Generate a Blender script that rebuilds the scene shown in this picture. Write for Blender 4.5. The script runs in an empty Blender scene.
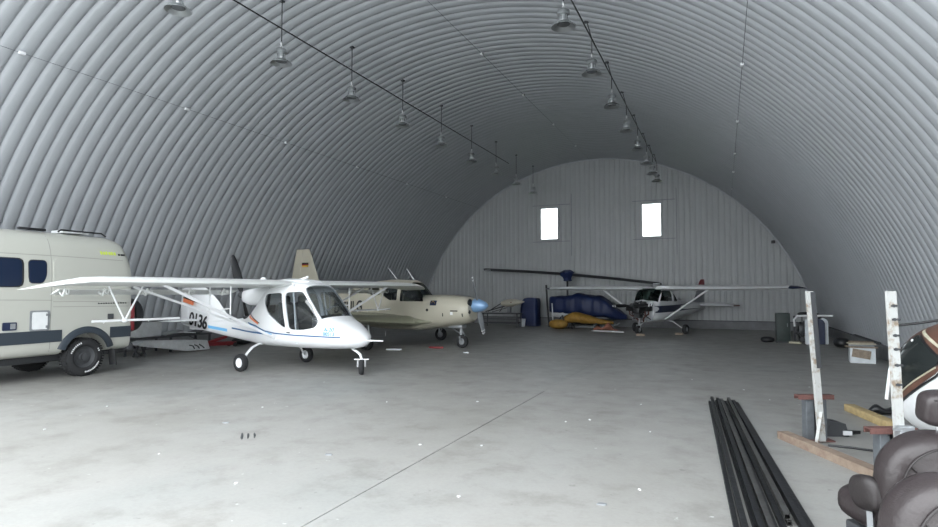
import bpy, bmesh, math, random
from mathutils import Vector, Matrix
random.seed(7)
PI = math.pi
R = math.radians
SC = bpy.context.scene
COL = SC.collection

# ------------------------------------------------------------------ materials
def mat(name, col, rough=.5, metal=0., var=0., scale=8., bump=0., col2=None, coat=0., thr=None):
    m = bpy.data.materials.new(name); m.use_nodes = True
    nt = m.node_tree; b = nt.nodes['Principled BSDF']
    b.inputs['Roughness'].default_value = rough
    b.inputs['Metallic'].default_value = metal
    b.inputs['Coat Weight'].default_value = coat
    c = (*col, 1)
    b.inputs['Base Color'].default_value = c
    if var or col2 or bump:
        tc = nt.nodes.new('ShaderNodeTexCoord')
        n = nt.nodes.new('ShaderNodeTexNoise'); n.inputs['Scale'].default_value = scale
        n.inputs['Detail'].default_value = 6; n.inputs['Roughness'].default_value = .62
        nt.links.new(tc.outputs['Object'], n.inputs['Vector'])
        r = nt.nodes.new('ShaderNodeValToRGB')
        lo, hi = thr or (.3, .7)
        r.color_ramp.elements[0].position = lo; r.color_ramp.elements[1].position = hi
        c2 = col2 or tuple(max(0, v * (1 - var)) for v in col)
        r.color_ramp.elements[0].color = (*c2, 1); r.color_ramp.elements[1].color = c
        nt.links.new(n.outputs['Fac'], r.inputs['Fac'])
        nt.links.new(r.outputs['Color'], b.inputs['Base Color'])
        if bump:
            bp = nt.nodes.new('ShaderNodeBump'); bp.inputs['Strength'].default_value = bump
            bp.inputs['Distance'].default_value = .02
            nt.links.new(n.outputs['Fac'], bp.inputs['Height']); nt.links.new(bp.outputs['Normal'], b.inputs['Normal'])
    return m

def glass(name, tint, gloss=.12, rough=.04):
    m = bpy.data.materials.new(name); m.use_nodes = True
    nt = m.node_tree; nt.nodes.clear()
    o = nt.nodes.new('ShaderNodeOutputMaterial')
    mx = nt.nodes.new('ShaderNodeMixShader'); t = nt.nodes.new('ShaderNodeBsdfTransparent'); g = nt.nodes.new('ShaderNodeBsdfGlossy')
    lw = nt.nodes.new('ShaderNodeLayerWeight'); lw.inputs['Blend'].default_value = .25
    ma = nt.nodes.new('ShaderNodeMath'); ma.operation = 'MULTIPLY_ADD'; ma.inputs[1].default_value = .5; ma.inputs[2].default_value = gloss
    ma.use_clamp = True
    t.inputs['Color'].default_value = (*tint, 1); g.inputs['Roughness'].default_value = rough; g.inputs['Color'].default_value = (.9, .9, .9, 1)
    nt.links.new(lw.outputs['Fresnel'], ma.inputs[0]); nt.links.new(ma.outputs[0], mx.inputs['Fac'])
    nt.links.new(t.outputs[0], mx.inputs[1]); nt.links.new(g.outputs[0], mx.inputs[2]); nt.links.new(mx.outputs[0], o.inputs['Surface'])
    return m

M = {}
M['steel_arch'] = mat('galvanised_arch', (.41, .43, .455), .5, .05, var=.08, scale=1.3)
M['back_sheet'] = mat('white_sheet', (.385, .40, .405), .45, .0, var=.10, scale=.9)
M['kerb'] = mat('kerb_concrete', (.20, .205, .215), .9, 0, var=.25, scale=3, bump=.2)
M['white_paint'] = mat('white_paint', (.74, .755, .77), .28, 0, coat=.3)
M['white_dull'] = mat('white_dull', (.72, .74, .75), .5, 0, var=.15, scale=5)
M['fabric_white'] = mat('wing_fabric', (.66, .68, .67), .38, 0, var=.05, scale=3)
M['beige'] = mat('beige_paint', (.48, .455, .37), .38, 0, var=.06, scale=2)
M['olive_shaded'] = mat('olive_shaded_paint', (.30, .30, .22), .4, 0, var=.15, scale=3)  # shade on the beige airplane's wing top is put into this colour
M['black'] = mat('black', (.012, .013, .015), .45)
M['rubber'] = mat('rubber', (.022, .023, .025), .85, 0, var=.3, scale=30)
M['dark_grey'] = mat('dark_grey', (.05, .053, .058), .6)
M['grey'] = mat('grey', (.25, .265, .28), .55, .2, var=.2, scale=10)
M['mid_steel'] = mat('mid_steel', (.42, .44, .46), .4, .6, var=.2, scale=12)
M['steel'] = mat('steel', (.62, .63, .64), .3, .9)
M['lamp_metal'] = mat('lamp_metal', (.46, .48, .49), .3, .85, var=.1, scale=20)
M['lamp_glass'] = mat('lamp_glass', (.10, .105, .11), .1, .0)
M['blue'] = mat('blue', (.01, .085, .24), .4)
M['lightblue'] = mat('lightblue', (.16, .48, .80), .4)
M['orange'] = mat('orange', (.75, .22, .10), .5)
M['red'] = mat('red', (.22, .02, .025), .55, var=.2)
M['redlamp'] = mat('redlamp', (.15, .02, .025), .15, coat=.6)
M['gold'] = mat('gold', (.75, .50, .05), .5)
M['spinner_blue'] = mat('spinner_blue', (.19, .33, .53), .3, .1, coat=.3)
M['van'] = mat('van_paint', (.43, .435, .395), .35, 0, coat=.35, var=.03, scale=1)
M['van_band'] = mat('van_band', (.030, .040, .052), .45)
M['van_glass'] = mat('van_glass', (.010, .018, .042), .12, 0)
M['pod_glass'] = mat('pod_glass', (.018, .022, .022), .12)
M['plate'] = mat('plate', (.15, .165, .18), .5, .3, var=.3, scale=12)
M['letter_blue'] = mat('letter_blue', (.04, .24, .48), .4)
M['lime'] = mat('lime', (.50, .62, .08), .5)
M['navy'] = mat('navy', (.012, .02, .055), .4)
M['tarp'] = mat('tarp_blue', (.008, .022, .095), .55, 0, var=.35, scale=3, bump=.6)
M['yellow_cover'] = mat('yellow_cover', (.42, .235, .04), .6, 0, var=.5, scale=6, bump=.4)
M['yellow_wood'] = mat('yellow_timber', (.50, .38, .19), .75, 0, var=.4, scale=9, bump=.3)
M['rust'] = mat('rust_beam', (.20, .135, .105), .8, .1, col2=(.31, .255, .195), scale=7, bump=.3)
M['rust_dark'] = mat('rust_dark', (.16, .075, .065), .8, .1, var=.4, scale=20)
M['post_white'] = mat('chipped_post', (.43, .44, .43), .6, 0, col2=(.23, .18, .13), scale=9, thr=(.36, .50), bump=.3)
M['bar'] = mat('bar_steel', (.034, .036, .040), .42, .55, var=.45, scale=14, bump=.2)
M['bar_worn'] = mat('bar_worn', (.10, .10, .098), .45, .5, var=.5, scale=10, bump=.2)
M['leather'] = mat('leather', (.031, .0245, .0255), .40, 0, var=.22, scale=7, bump=.5)
M['leather_dark'] = mat('leather_dark', (.021, .017, .0175), .5, 0, var=.25, scale=12, bump=.35)
M['brown_paint'] = mat('brown_paint', (.13, .066, .048), .4, 0, var=.35, scale=6)
M['cream'] = mat('cream', (.50, .47, .36), .6, 0, var=.3, scale=10)
M['wood'] = mat('wood', (.32, .26, .20), .8, 0, var=.45, scale=12, bump=.3)
M['foam'] = mat('foam', (.66, .70, .73), .7, 0, var=.2, scale=8)
M['dark_green'] = mat('dark_green', (.030, .045, .042), .6, 0, var=.3, scale=9)
M['engine'] = mat('engine', (.06, .062, .066), .5, .5, var=.5, scale=25)
M['skin'] = mat('junk_panel', (.62, .64, .65), .45, .1, var=.25, scale=6)
M['glass_clear'] = glass('glass_clear', (.93, .96, .97), .02)
M['glass_cabin'] = glass('glass_cabin', (.74, .77, .79), .06)
M['glass_green'] = glass('glass_green', (.30, .40, .36), .04)
M['glass_dark'] = glass('glass_dark', (.45, .49, .49), .04)

# ------------------------------------------------------------------ mesh builder
class MB:
    def __init__(s): s.bm = bmesh.new()
    def ring_faces(s, a, b, closed=True):
        n = len(a)
        for i in range(n if closed else n - 1):
            j = (i + 1) % n
            try: s.bm.faces.new((a[i], a[j], b[j], b[i]))
            except ValueError: pass
    def loft(s, rings, caps=True, closed=True):
        vs = [[s.bm.verts.new(p) for p in r] for r in rings]
        for a, b in zip(vs, vs[1:]): s.ring_faces(a, b, closed)
        if caps and closed:
            s.bm.faces.new(vs[0][::-1]); s.bm.faces.new(vs[-1])
        return s
    def box(s, c, size, rot=None, bev=0, seg=2):
        t = bmesh.new(); bmesh.ops.create_cube(t, size=1)
        bmesh.ops.scale(t, vec=size, verts=t.verts)
        if bev: bmesh.ops.bevel(t, geom=t.edges[:], offset=bev, segments=seg, profile=.5, affect='EDGES')
        mt = Matrix.Translation(c) @ (rot.to_4x4() if rot else Matrix())
        t.transform(mt); return s.merge(t)
    def merge(s, t):
        mp = {v: s.bm.verts.new(v.co) for v in t.verts}
        for f in t.faces: s.bm.faces.new([mp[v] for v in f.verts])
        t.free(); return s
    def bar(s, p0, p1, w, h, up=(0, 0, 1), bev=0):
        p0, p1 = Vector(p0), Vector(p1); x = (p1 - p0); L = x.length; x.normalize()
        y = Vector(up).cross(x)
        if y.length < 1e-4: y = Vector((0, 1, 0)).cross(x)
        y.normalize(); z = x.cross(y)
        rot = Matrix((x, y, z)).transposed()
        return s.box((p0 + p1) / 2, (L, w, h), rot, bev)
    def rod(s, p0, p1, r, n=12, r2=None):
        return s.tube([p0, p1], r, n, [r, r if r2 is None else r2])
    def tube(s, pts, r, n=10, rads=None, flat=1.):
        pts = [Vector(p) for p in pts]; rings = []
        up = None
        for i, p in enumerate(pts):
            d = (pts[min(i + 1, len(pts) - 1)] - pts[max(i - 1, 0)]).normalized()
            if up is None: up = Vector((0, 0, 1)) if abs(d.z) < .9 else Vector((1, 0, 0))
            a = up.cross(d).normalized(); b = d.cross(a); up = b
            rr = rads[i] if rads else r
            rings.append([p + a * math.cos(2 * PI * k / n) * rr + b * math.sin(2 * PI * k / n) * rr * flat for k in range(n)])
        return s.loft(rings)
    def lathe(s, prof, o=(0, 0, 0), axis=(0, 0, 1), n=32, caps=True):
        z = Vector(axis).normalized(); a = z.orthogonal().normalized(); b = z.cross(a); o = Vector(o)
        rings = [[o + z * h + (a * math.cos(2 * PI * k / n) + b * math.sin(2 * PI * k / n)) * max(r, 1e-4) for k in range(n)] for r, h in prof]
        return s.loft(rings, caps)
    def ell(s, c, r, e=2., nu=24, nv=14, rot=None):
        rings = []
        f = lambda v: math.copysign(abs(v) ** (2 / e), v)
        for j in range(nv + 1):
            ph = -PI / 2 + PI * j / nv; cz, sz = max(abs(math.cos(ph)) ** (2 / e), 1e-3), f(math.sin(ph))
            rg = []
            for i in range(nu):
                th = 2 * PI * i / nu
                p = Vector((r[0] * cz * f(math.cos(th)), r[1] * cz * f(math.sin(th)), r[2] * sz))
                if rot: p = rot @ p
                rg.append(p + Vector(c))
            rings.append(rg)
        return s.loft(rings)
    def prism(s, poly, vec):
        v = Vector(vec); return s.loft([[Vector(p) for p in poly], [Vector(p) + v for p in poly]])
    def build(s, name, m=None, parent=None, smooth=True, sharp=38):
        bmesh.ops.recalc_face_normals(s.bm, faces=s.bm.faces)
        me = bpy.data.meshes.new(name); s.bm.to_mesh(me); s.bm.free()
        return link(name, me, m, parent, smooth, sharp)

def link(name, me, m=None, parent=None, smooth=True, sharp=38):
    if m:
        me.materials.clear(); me.materials.append(m)
    if smooth:
        me.polygons.foreach_set('use_smooth', [True] * len(me.polygons))
        me.set_sharp_from_angle(angle=R(sharp))
    o = bpy.data.objects.new(name, me); COL.objects.link(o)
    if parent: o.parent = parent
    return o

def tag(o, label=None, cat=None, group=None, kind=None):
    if label: o['label'] = label
    if cat: o['category'] = cat
    if group: o['group'] = group
    if kind: o['kind'] = kind
    return o
def thing(name, label, cat, loc=(0, 0, 0), rz=0, group=None):
    o = bpy.data.objects.new(name, None); COL.objects.link(o); o.empty_display_size = .1
    o.location = loc; o.rotation_euler = (0, 0, rz)
    return tag(o, label, cat, group)
def children(o): return [c for c in bpy.data.objects if c.parent == o]
def copy_tree(o, parent=None):
    c = o.copy(); COL.objects.link(c); c.parent = parent
    for ch in children(o): copy_tree(ch, c)
    return c
def struct(o): o['kind'] = 'structure'; return o

def cut(o, cutters):
    """open the holes named by the cutter builders in o and keep the result as its mesh"""
    tmp = []
    for mb in cutters:
        bmesh.ops.recalc_face_normals(mb.bm, faces=mb.bm.faces)
        me = bpy.data.meshes.new('cut'); mb.bm.to_mesh(me); mb.bm.free()
        k = bpy.data.objects.new('cut', me); COL.objects.link(k); tmp.append(k)
        d = o.modifiers.new('b', 'BOOLEAN'); d.operation = 'DIFFERENCE'; d.solver = 'EXACT'; d.object = k
    dg = bpy.context.evaluated_depsgraph_get(); dg.update()
    me = bpy.data.meshes.new_from_object(o.evaluated_get(dg))
    o.modifiers.clear(); old = o.data; o.data = me; bpy.data.meshes.remove(old)
    for k in tmp:
        d = k.data; bpy.data.objects.remove(k); bpy.data.meshes.remove(d)
    me.polygons.foreach_set('use_smooth', [True] * len(me.polygons)); me.set_sharp_from_angle(angle=R(38))
    return o

def hull_text(body, size, m, parent, name, hl, x, z, tilt=0, spacing=1., width=None):
    o = text(body, size, m, parent, name, Matrix())
    sx = width / (max(v.co.x for v in o.data.vertices) - min(v.co.x for v in o.data.vertices)) if width else 1
    o.data.transform(Matrix.Translation((x, 0, z)) @ Matrix(((1, 0, 0, 0), (0, 0, -1, 0), (0, 1, 0, 0), (0, 0, 0, 1))) @ Matrix.Rotation(R(tilt), 4, 'Z') @ Matrix.Diagonal((sx, 1, 1, 1)))
    for v in o.data.vertices: v.co.y = v.co.y - hl.y(v.co.x, v.co.z) - .005
    return o
def text(body, size, m, parent, name, mtx, depth=.003, shear=0, spacing=1.):
    cu = bpy.data.curves.new(name, 'FONT'); cu.body = body; cu.size = size; cu.extrude = depth
    cu.align_x = 'CENTER'; cu.align_y = 'CENTER'; cu.shear = shear; cu.space_character = spacing; cu.offset = .006 * size / .3
    t = bpy.data.objects.new(name, cu); COL.objects.link(t)
    dg = bpy.context.evaluated_depsgraph_get(); dg.update()
    me = bpy.data.meshes.new_from_object(t.evaluated_get(dg)); bpy.data.objects.remove(t)
    me.transform(mtx)
    return link(name, me, m, parent, smooth=False)

# ------------------------------------------------------------------ hulls (lofted bodies)
def interp(tab, x):
    n = len(tab)
    if x <= tab[0][0]: return tab[0][1:]
    if x >= tab[-1][0]: return tab[-1][1:]
    i = max(k for k in range(n - 1) if tab[k][0] <= x)
    x0, x1 = tab[i][0], tab[i + 1][0]; t = (x - x0) / (x1 - x0); out = []
    for c in range(1, len(tab[0])):
        d = (tab[i + 1][c] - tab[i][c]) / (x1 - x0)
        def slope(k):
            if k == 0 or k == n - 1: return d
            a = (tab[k][c] - tab[k - 1][c]) / (tab[k][0] - tab[k - 1][0]); b = (tab[k + 1][c] - tab[k][c]) / (tab[k + 1][0] - tab[k][0])
            return 0 if a * b <= 0 else 2 * a * b / (a + b)
        h = x1 - x0; m0, m1 = slope(i) * h, slope(i + 1) * h; p0, p1 = tab[i][c], tab[i + 1][c]
        out.append((2*t**3-3*t**2+1)*p0 + (t**3-2*t**2+t)*m0 + (-2*t**3+3*t**2)*p1 + (t**3-t**2)*m1)
    return out
class Hull:
    """stations: x, half width, z bottom, z of greatest width, z top, exponent below, exponent above"""
    def __init__(s, st): s.st = sorted(st)
    def pt(s, x, t, off=0):
        w, zb, zc, zt, eb, et = interp(s.st, x)
        c, sn = math.cos(t), math.sin(t); e = et if sn >= 0 else eb; h = (zt - zc) if sn >= 0 else (zc - zb)
        return Vector((x, (w + off) * math.copysign(abs(c) ** (2 / e), c), zc + (h + off) * math.copysign(abs(sn) ** (2 / e), sn)))
    def y(s, x, z):
        w, zb, zc, zt, eb, et = interp(s.st, x)
        h, e = ((zt - zc), et) if z >= zc else ((zc - zb), eb)
        u = min(abs(z - zc) / max(h, 1e-4), .9999); return w * (1 - u ** e) ** (1 / e)
    def xs(s, nx):
        a, b = s.st[0][0], s.st[-1][0]; xs = [a + (b - a) * k / nx for k in range(nx + 1)] + [q[0] for q in s.st]
        xs = sorted(xs); out = [xs[0]]
        for x in xs[1:]:
            if x - out[-1] > (b - a) / nx * .3: out.append(x)
        out[-1] = b; return out
    def rings(s, nx, nt, off=0):
        return [[s.pt(x, 2 * PI * (k + .5) / nt, off) for k in range(nt)] for x in s.xs(nx)]
    def build(s, name, m, parent, cutters=(), thick=.02, nx=60, nt=48):
        mb = MB(); mb.loft(s.rings(nx, nt)); 
        o = mb.build(name, m, None)
        if cutters:
            sd = o.modifiers.new('s', 'SOLIDIFY'); sd.thickness = thick; sd.offset = -1
            cut(o, cutters); o.data.materials.clear(); o.data.materials.append(m)
        o.parent = parent; return o
    def pane(s, name, m, parent, x0, x1, t0, t1, off=-.01, nx=14, nt=14):
        mb = MB(); mb.loft([[s.pt(x0 + (x1 - x0) * i / nx, t0 + (t1 - t0) * k / nt, off) for k in range(nt + 1)] for i in range(nx + 1)], closed=False)
        return mb.build(name, m, parent)
    def strip(s, mb, path, width, side, off=.004, n=10):
        """a painted band along (x, z) points on one side"""
        P = []
        for (x0, z0), (x1, z1) in zip(path, path[1:]):
            for k in range(n): P.append((x0 + (x1 - x0) * k / n, z0 + (z1 - z0) * k / n))
        P.append(path[-1]); rg = []
        for x, z in P:
            lo, hi = z - width / 2, z + width / 2
            rg.append([Vector((x, side * (s.y(x, zz) + o), zz)) for zz, o in ((lo, off), (hi, off), (hi, -.01), (lo, -.01))])
        mb.loft(rg); return mb
    def patch(s, mb, poly, side, off=.004, nx=12, nz=8):
        xs = [p[0] for p in poly]; a, b = min(xs), max(xs); top, rg = [], []
        for i in range(nx + 1):
            x = a + (b - a) * (.5 - .5 * math.cos(PI * i / nx)); x = min(max(x, a + 1e-4), b - 1e-4); zs = []
            for (x0, z0), (x1, z1) in zip(poly, poly[1:] + poly[:1]):
                if (x0 - x) * (x1 - x) <= 0 and x0 != x1: zs.append(z0 + (z1 - z0) * (x - x0) / (x1 - x0))
            lo, hi = min(zs), max(zs); zz = [lo + (hi - lo) * k / nz for k in range(nz + 1)]
            rg.append([Vector((x, side * (s.y(x, z) + off), z)) for z in zz] + [Vector((x, side * (s.y(x, z) - .012), z)) for z in zz[::-1]])
        mb.loft(rg); return mb
def rpoly(pts, r=.06, n=5):
    """polygon with its corners rounded"""
    out = []; N = len(pts)
    for i in range(N):
        p, a, b = Vector(pts[i]), Vector(pts[i - 1]), Vector(pts[(i + 1) % N])
        d = min(r, (a - p).length * .45, (b - p).length * .45)
        q0, q1 = p + (a - p).normalized() * d, p + (b - p).normalized() * d
        for k in range(n + 1):
            t = k / n; out.append(tuple(q0 * (1 - t) ** 2 + p * 2 * t * (1 - t) + q1 * t * t))
    return out
def xz_prism(poly, y0, y1):
    return MB().prism([(x, y0, z) for x, z in poly], (0, y1 - y0, 0))

AF = [(0, 0), (.006, .016), (.025, .038), (.06, .062), (.12, .085), (.2, .1), (.3, .106), (.42, .1), (.55, .084), (.7, .058), (.85, .03), (1, .003)]
def airfoil(y, xle, c, z, tc=1., tw=0., ax='y', lower=.42):
    up = [(u, v * tc) for u, v in AF]; lo = [(u, -v * tc * lower) for u, v in AF[1:]][::-1]
    pts = []
    for u, v in up[::1] + lo:
        dx, dz = -u * c, v * c
        x, zz = dx * math.cos(tw) + dz * math.sin(tw), dz * math.cos(tw) + dx * math.sin(tw)
        pts.append(Vector((xle + x, y, z + zz)) if ax == 'y' else Vector((xle + dx, z + dz, y)))
    return pts
def wing(secs, **k): return MB().loft([airfoil(*q, **k) for q in secs])

def wheel(parent, c, r, w, axis=(0, 1, 0), hub_m=None, hub_r=.5, tread=False):
    """tyre and hub, both children of parent"""
    a = Vector(axis).normalized(); o = Vector(c)
    hw = w / 2; hr = r * hub_r
    t = MB(); t.lathe([(hr, -hw * .7), (hr * 1.15, -hw * .95), (r * .84, -hw), (r * .95, -hw * .78), (r, -hw * .4), (r, hw * .4), (r * .95, hw * .78), (r * .84, hw), (hr * 1.15, hw * .95), (hr, hw * .7), (hr, -hw * .7)], o, a, 36, caps=False)
    if tread:
        u = a.orthogonal().normalized(); v = a.cross(u)
        for k in range(44):
            for sgn in (-1, 1):
                th = 2 * PI * (k + .25 * sgn) / 44; d = u * math.cos(th) + v * math.sin(th)
                rot = Matrix((d, a, d.cross(a))).transposed()
                t.box(o + d * (r * .995) + a * sgn * hw * .55, (r * .05, hw * .75, r * .075), rot)
    t.build('tyre', M['rubber'], parent)
    h = MB(); h.lathe([(.001, -hw * .5), (hr * .35, -hw * .55), (hr * .4, -hw * .3), (hr * .75, -hw * .25), (hr * 1.02, -hw * .72), (hr * 1.02, hw * .72), (hr * .75, hw * .25), (hr * .4, hw * .3), (hr * .35, hw * .55), (.001, hw * .5)], o, a, 28)
    u = a.orthogonal().normalized(); v = a.cross(u)
    for k in range(5):
        th = 2 * PI * k / 5; d = u * math.cos(th) + v * math.sin(th)
        for sgn in (-1, 1): h.rod(o + d * hr * .55 + a * sgn * hw * .2, o + d * hr * .55 + a * sgn * hw * .38, hr * .09, 8)
    return h.build('wheel_hub', hub_m or M['white_paint'], parent)


# ------------------------------------------------------------------ camera, sky
cam = bpy.data.cameras.new('camera'); cam.sensor_width = 36; cam.lens = 583.33 / 938 * 36; cam.clip_start = .05
co = bpy.data.objects.new('camera', cam); COL.objects.link(co)
co.location = (0, 0, 1.75); co.rotation_euler = (PI / 2 + .0473, 0, .4109); SC.camera = co
w = bpy.data.worlds.new('overcast_sky'); SC.world = w; w.use_nodes = True
nt = w.node_tree; bg = nt.nodes['Background']
bg.inputs['Color'].default_value = (.93, .97, 1, 1); bg.inputs['Strength'].default_value = 1.0
SC.view_settings.view_transform = 'Standard'; SC.view_settings.look = 'None'; SC.view_settings.gamma = 1
SC.view_settings.exposure = 2.8
SC.cycles.use_denoising = True
SC.cycles.max_bounces = 10; SC.cycles.diffuse_bounces = 6; SC.cycles.transparent_max_bounces = 16

# ------------------------------------------------------------------ hangar shell
XC, ZC, RA, D, Y0 = -6.04, -1.509, 10.034, 29.72, 2.3
PER = .305
def arch_z(x, r=RA): return ZC + math.sqrt(max(r * r - (x - XC) ** 2, 0))
def arch_x(z, side, r=RA): return XC + side * math.sqrt(r * r - (z - ZC) ** 2)
def arch_sheet(name, a0, a1, n):
    mb = MB(); ys = []; y = Y0; SUB = 7
    ph = 6.57 % PER
    while y < D + .02: ys.append(y); y += PER / SUB
    rings = []
    for y in ys:
        u = ((y - ph) / PER) % 1
        h = .048 * math.sin(PI * u) ** .36 if 0 < u < 1 else 0
        r = RA + .03 - h
        rings.append([Vector((XC + r * math.cos(a), y, ZC + r * math.sin(a))) for a in [a0 + (a1 - a0) * k / n for k in range(n + 1)]])
    mb.loft(rings, closed=False)
    return struct(mb.build(name, M['steel_arch'], sharp=75))
AF0 = math.asin((.33 - ZC) / RA)
arch_sheet('wall_right', AF0, R(58), 22); arch_sheet('ceiling', R(58), R(122), 36); arch_sheet('wall_left', R(122), PI - AF0, 22)

# concrete floor
fm = bpy.data.materials.new('concrete_floor'); fm.use_nodes = True; nt = fm.node_tree; b = nt.nodes['Principled BSDF']
tc = nt.nodes.new('ShaderNodeTexCoord')
def noise(sc, det=6, ro=.6, vec=None, sx=None):
    n = nt.nodes.new('ShaderNodeTexNoise'); n.inputs['Scale'].default_value = sc; n.inputs['Detail'].default_value = det; n.inputs['Roughness'].default_value = ro
    src = tc.outputs['Object']
    if sx:
        mp = nt.nodes.new('ShaderNodeMapping'); mp.inputs['Scale'].default_value = sx; nt.links.new(src, mp.inputs['Vector']); src = mp.outputs[0]
    nt.links.new(src, n.inputs['Vector']); return n.outputs['Fac']
def ramp(fac, stops):
    r = nt.nodes.new('ShaderNodeValToRGB'); e = r.color_ramp.elements
    while len(e) < len(stops): e.new(.5)
    for q, (p, c) in zip(e, stops): q.position = p; q.color = (*c, 1) if len(c) == 3 else c
    nt.links.new(fac, r.inputs['Fac']); return r.outputs['Color']
def mixc(a, bb, fac, mode='MULTIPLY'):
    m = nt.nodes.new('ShaderNodeMix'); m.data_type = 'RGBA'; m.blend_type = mode
    if isinstance(fac, float): m.inputs['Factor'].default_value = fac
    else: nt.links.new(fac, m.inputs['Factor'])
    nt.links.new(a, m.inputs['A']); nt.links.new(bb, m.inputs['B']); return m.outputs['Result']
base = ramp(noise(.35, 5, .6, sx=(1, .55, 1)), [(.3, (.262, .257, .240)), (.52, (.305, .302, .289)), (.7, (.277, .286, .277))])
blot = ramp(noise(1.7, 8, .7), [(.34, (.74, .73, .71)), (.5, (1, 1, 1)), (.75, (1.0, 1.0, 1.0))])
fine = ramp(noise(26, 4, .7), [(.3, (.86, .86, .86)), (.6, (1, 1, 1))])
sp = ramp(noise(9, 2, .5), [(.24, (.55, .55, .54)), (.30, (1, 1, 1))])
c = mixc(base, blot, .75); c = mixc(c, fine, .6); c = mixc(c, sp, .6)
wh = ramp(noise(6.3, 3, .6), [(.71, (0, 0, 0)), (.76, (1, 1, 1))])
whc = nt.nodes.new('ShaderNodeRGB'); whc.outputs[0].default_value = (.55, .56, .56, 1)
c = mixc(c, whc.outputs[0], wh, 'MIX')
nt.links.new(c, b.inputs['Base Color'])
rr = ramp(noise(2.2, 6, .6), [(.3, (.42, .42, .42)), (.7, (.62, .62, .62))]); nt.links.new(rr, b.inputs['Roughness'])
bp = nt.nodes.new('ShaderNodeBump'); bp.inputs['Strength'].default_value = .12; bp.inputs['Distance'].default_value = .01
nt.links.new(noise(14, 5, .6), bp.inputs['Height']); nt.links.new(bp.outputs[0], b.inputs['Normal'])
JX = -2.907
mb = MB(); mb.box(((JX - .008 - 16.3) / 2, 16, -.1), (16.3 + JX - .008, 32, .2)); mb.box(((JX + .008 + 4.3) / 2, 16, -.1), (4.3 - JX - .008, 32, .2))
struct(mb.build('floor', fm, smooth=False))
jm = mat('joint_filler', (.20, .21, .21), .9, var=.3, scale=20)
struct(MB().box((JX, 5, -.055), (.02, 10, .1)).build('floor_joint', jm, smooth=False))
struct(MB().box((JX, 20, -.052), (.0165, 20, .1)).build('floor_joint_cover', fm, smooth=False))
ap = mat('apron_concrete', (.60, .61, .60), .85, 0, var=.15, scale=.6)
struct(MB().box((-6, -40, -.13), (160, 80, .2)).build('ground', ap, smooth=False))
struct(MB().box((-6, 75, -.13), (160, 86, .2)).build('ground_behind', mat('grass_field', (.09, .13, .05), .95, 0, var=.4, scale=.5), smooth=False))

# plinths
xr, xl = arch_x(.33, 1), arch_x(.33, -1)
struct(MB().box((xr + .05, (Y0 + D) / 2, .17), (.34, D - Y0, .36)).build('baseboard_right', M['kerb'], smooth=False))
struct(MB().box((xl - .05, (Y0 + D) / 2, .17), (.34, D - Y0, .36)).build('baseboard_left', M['kerb'], smooth=False))
struct(MB().box((XC, D - .06, .17), (xr - xl, .5, .36)).build('baseboard_back', M['kerb'], smooth=False))
struct(MB().box((XC, D - .03, .365), (xr - xl, .07, .03)).build('trim_1', M['dark_grey'], smooth=False))

# ribbed end wall with two window openings
WIN = [(-8.78, -7.87, 4.47, 6.10), (-3.61, -2.73, 4.43, 6.04)]
mb = MB(); xs = []
x = xl
while x < xr: xs.append(x); x += .042
for a, b_, _, _ in WIN: xs += [a, b_]
xs = sorted(xs)
def prof(x):
    u = (x / .252) % 1
    return D - (.022 if .12 < u < .42 else .0)
for x0, x1 in zip(xs, xs[1:]):
    xm = (x0 + x1) / 2; zt = min(arch_z(x0), arch_z(x1)) + .06; segs = [(.34, zt)]
    for a, b_, z0, z1 in WIN:
        if a - 1e-4 < xm < b_ + 1e-4: segs = [(.34, z0), (z1, zt)]
    for z0, z1 in segs:
        mb.bm.faces.new([mb.bm.verts.new(p) for p in ((x0, prof(x0), z0), (x1, prof(x1), z0), (x1, prof(x1), z1), (x0, prof(x0), z1))])
bmesh.ops.remove_doubles(mb.bm, verts=mb.bm.verts, dist=.0005)
struct(mb.build('wall_back', M['back_sheet'], smooth=False))
# flashing that follows the arch at the end wall
mb = MB()
struct(mb.tube([(XC + (RA - .03) * math.cos(a), D - .05, ZC + (RA - .03) * math.sin(a)) for a in [AF0 + (PI - 2 * AF0) * k / 60 for k in range(61)]], .045, 8).build('trim_2', M['steel_arch']))
for i, (a, b_, z0, z1) in enumerate(WIN, 1):
    m = MB(); t = .07; y = D - .03
    m.box((a - t / 2 + .01, y, (z0 + z1) / 2), (t, .12, z1 - z0 + 2 * t)); m.box((b_ + t / 2 - .01, y, (z0 + z1) / 2), (t, .12, z1 - z0 + 2 * t))
    m.box(((a + b_) / 2, y, z1 + t / 2 - .01), (b_ - a + .02, .12, t)); m.box(((a + b_) / 2, y, z0 - t / 2 + .01), (b_ - a + .02, .12, t))
    wo = struct(m.build('window_%d' % i, M['back_sheet'], smooth=False))
    MB().box(((a + b_) / 2, D + .01, (z0 + z1) / 2), (b_ - a, .012, z1 - z0)).build('window_pane', M['glass_clear'], wo, smooth=False)
    k = MB(); k.box(((a + b_) / 2 + .1, D - .055, z1 + .16), (2.0, .05, .03)); k.box(((a + b_) / 2 + .1, D - .055, z0 - .13), (2.0, .05, .03)); k.box((b_ + .72, D - .045, (z0 + z1) / 2 - .1), (.03, .03, z1 - z0 + 1.6))
    k.build('flashing', M['grey'], wo, smooth=False)

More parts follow.
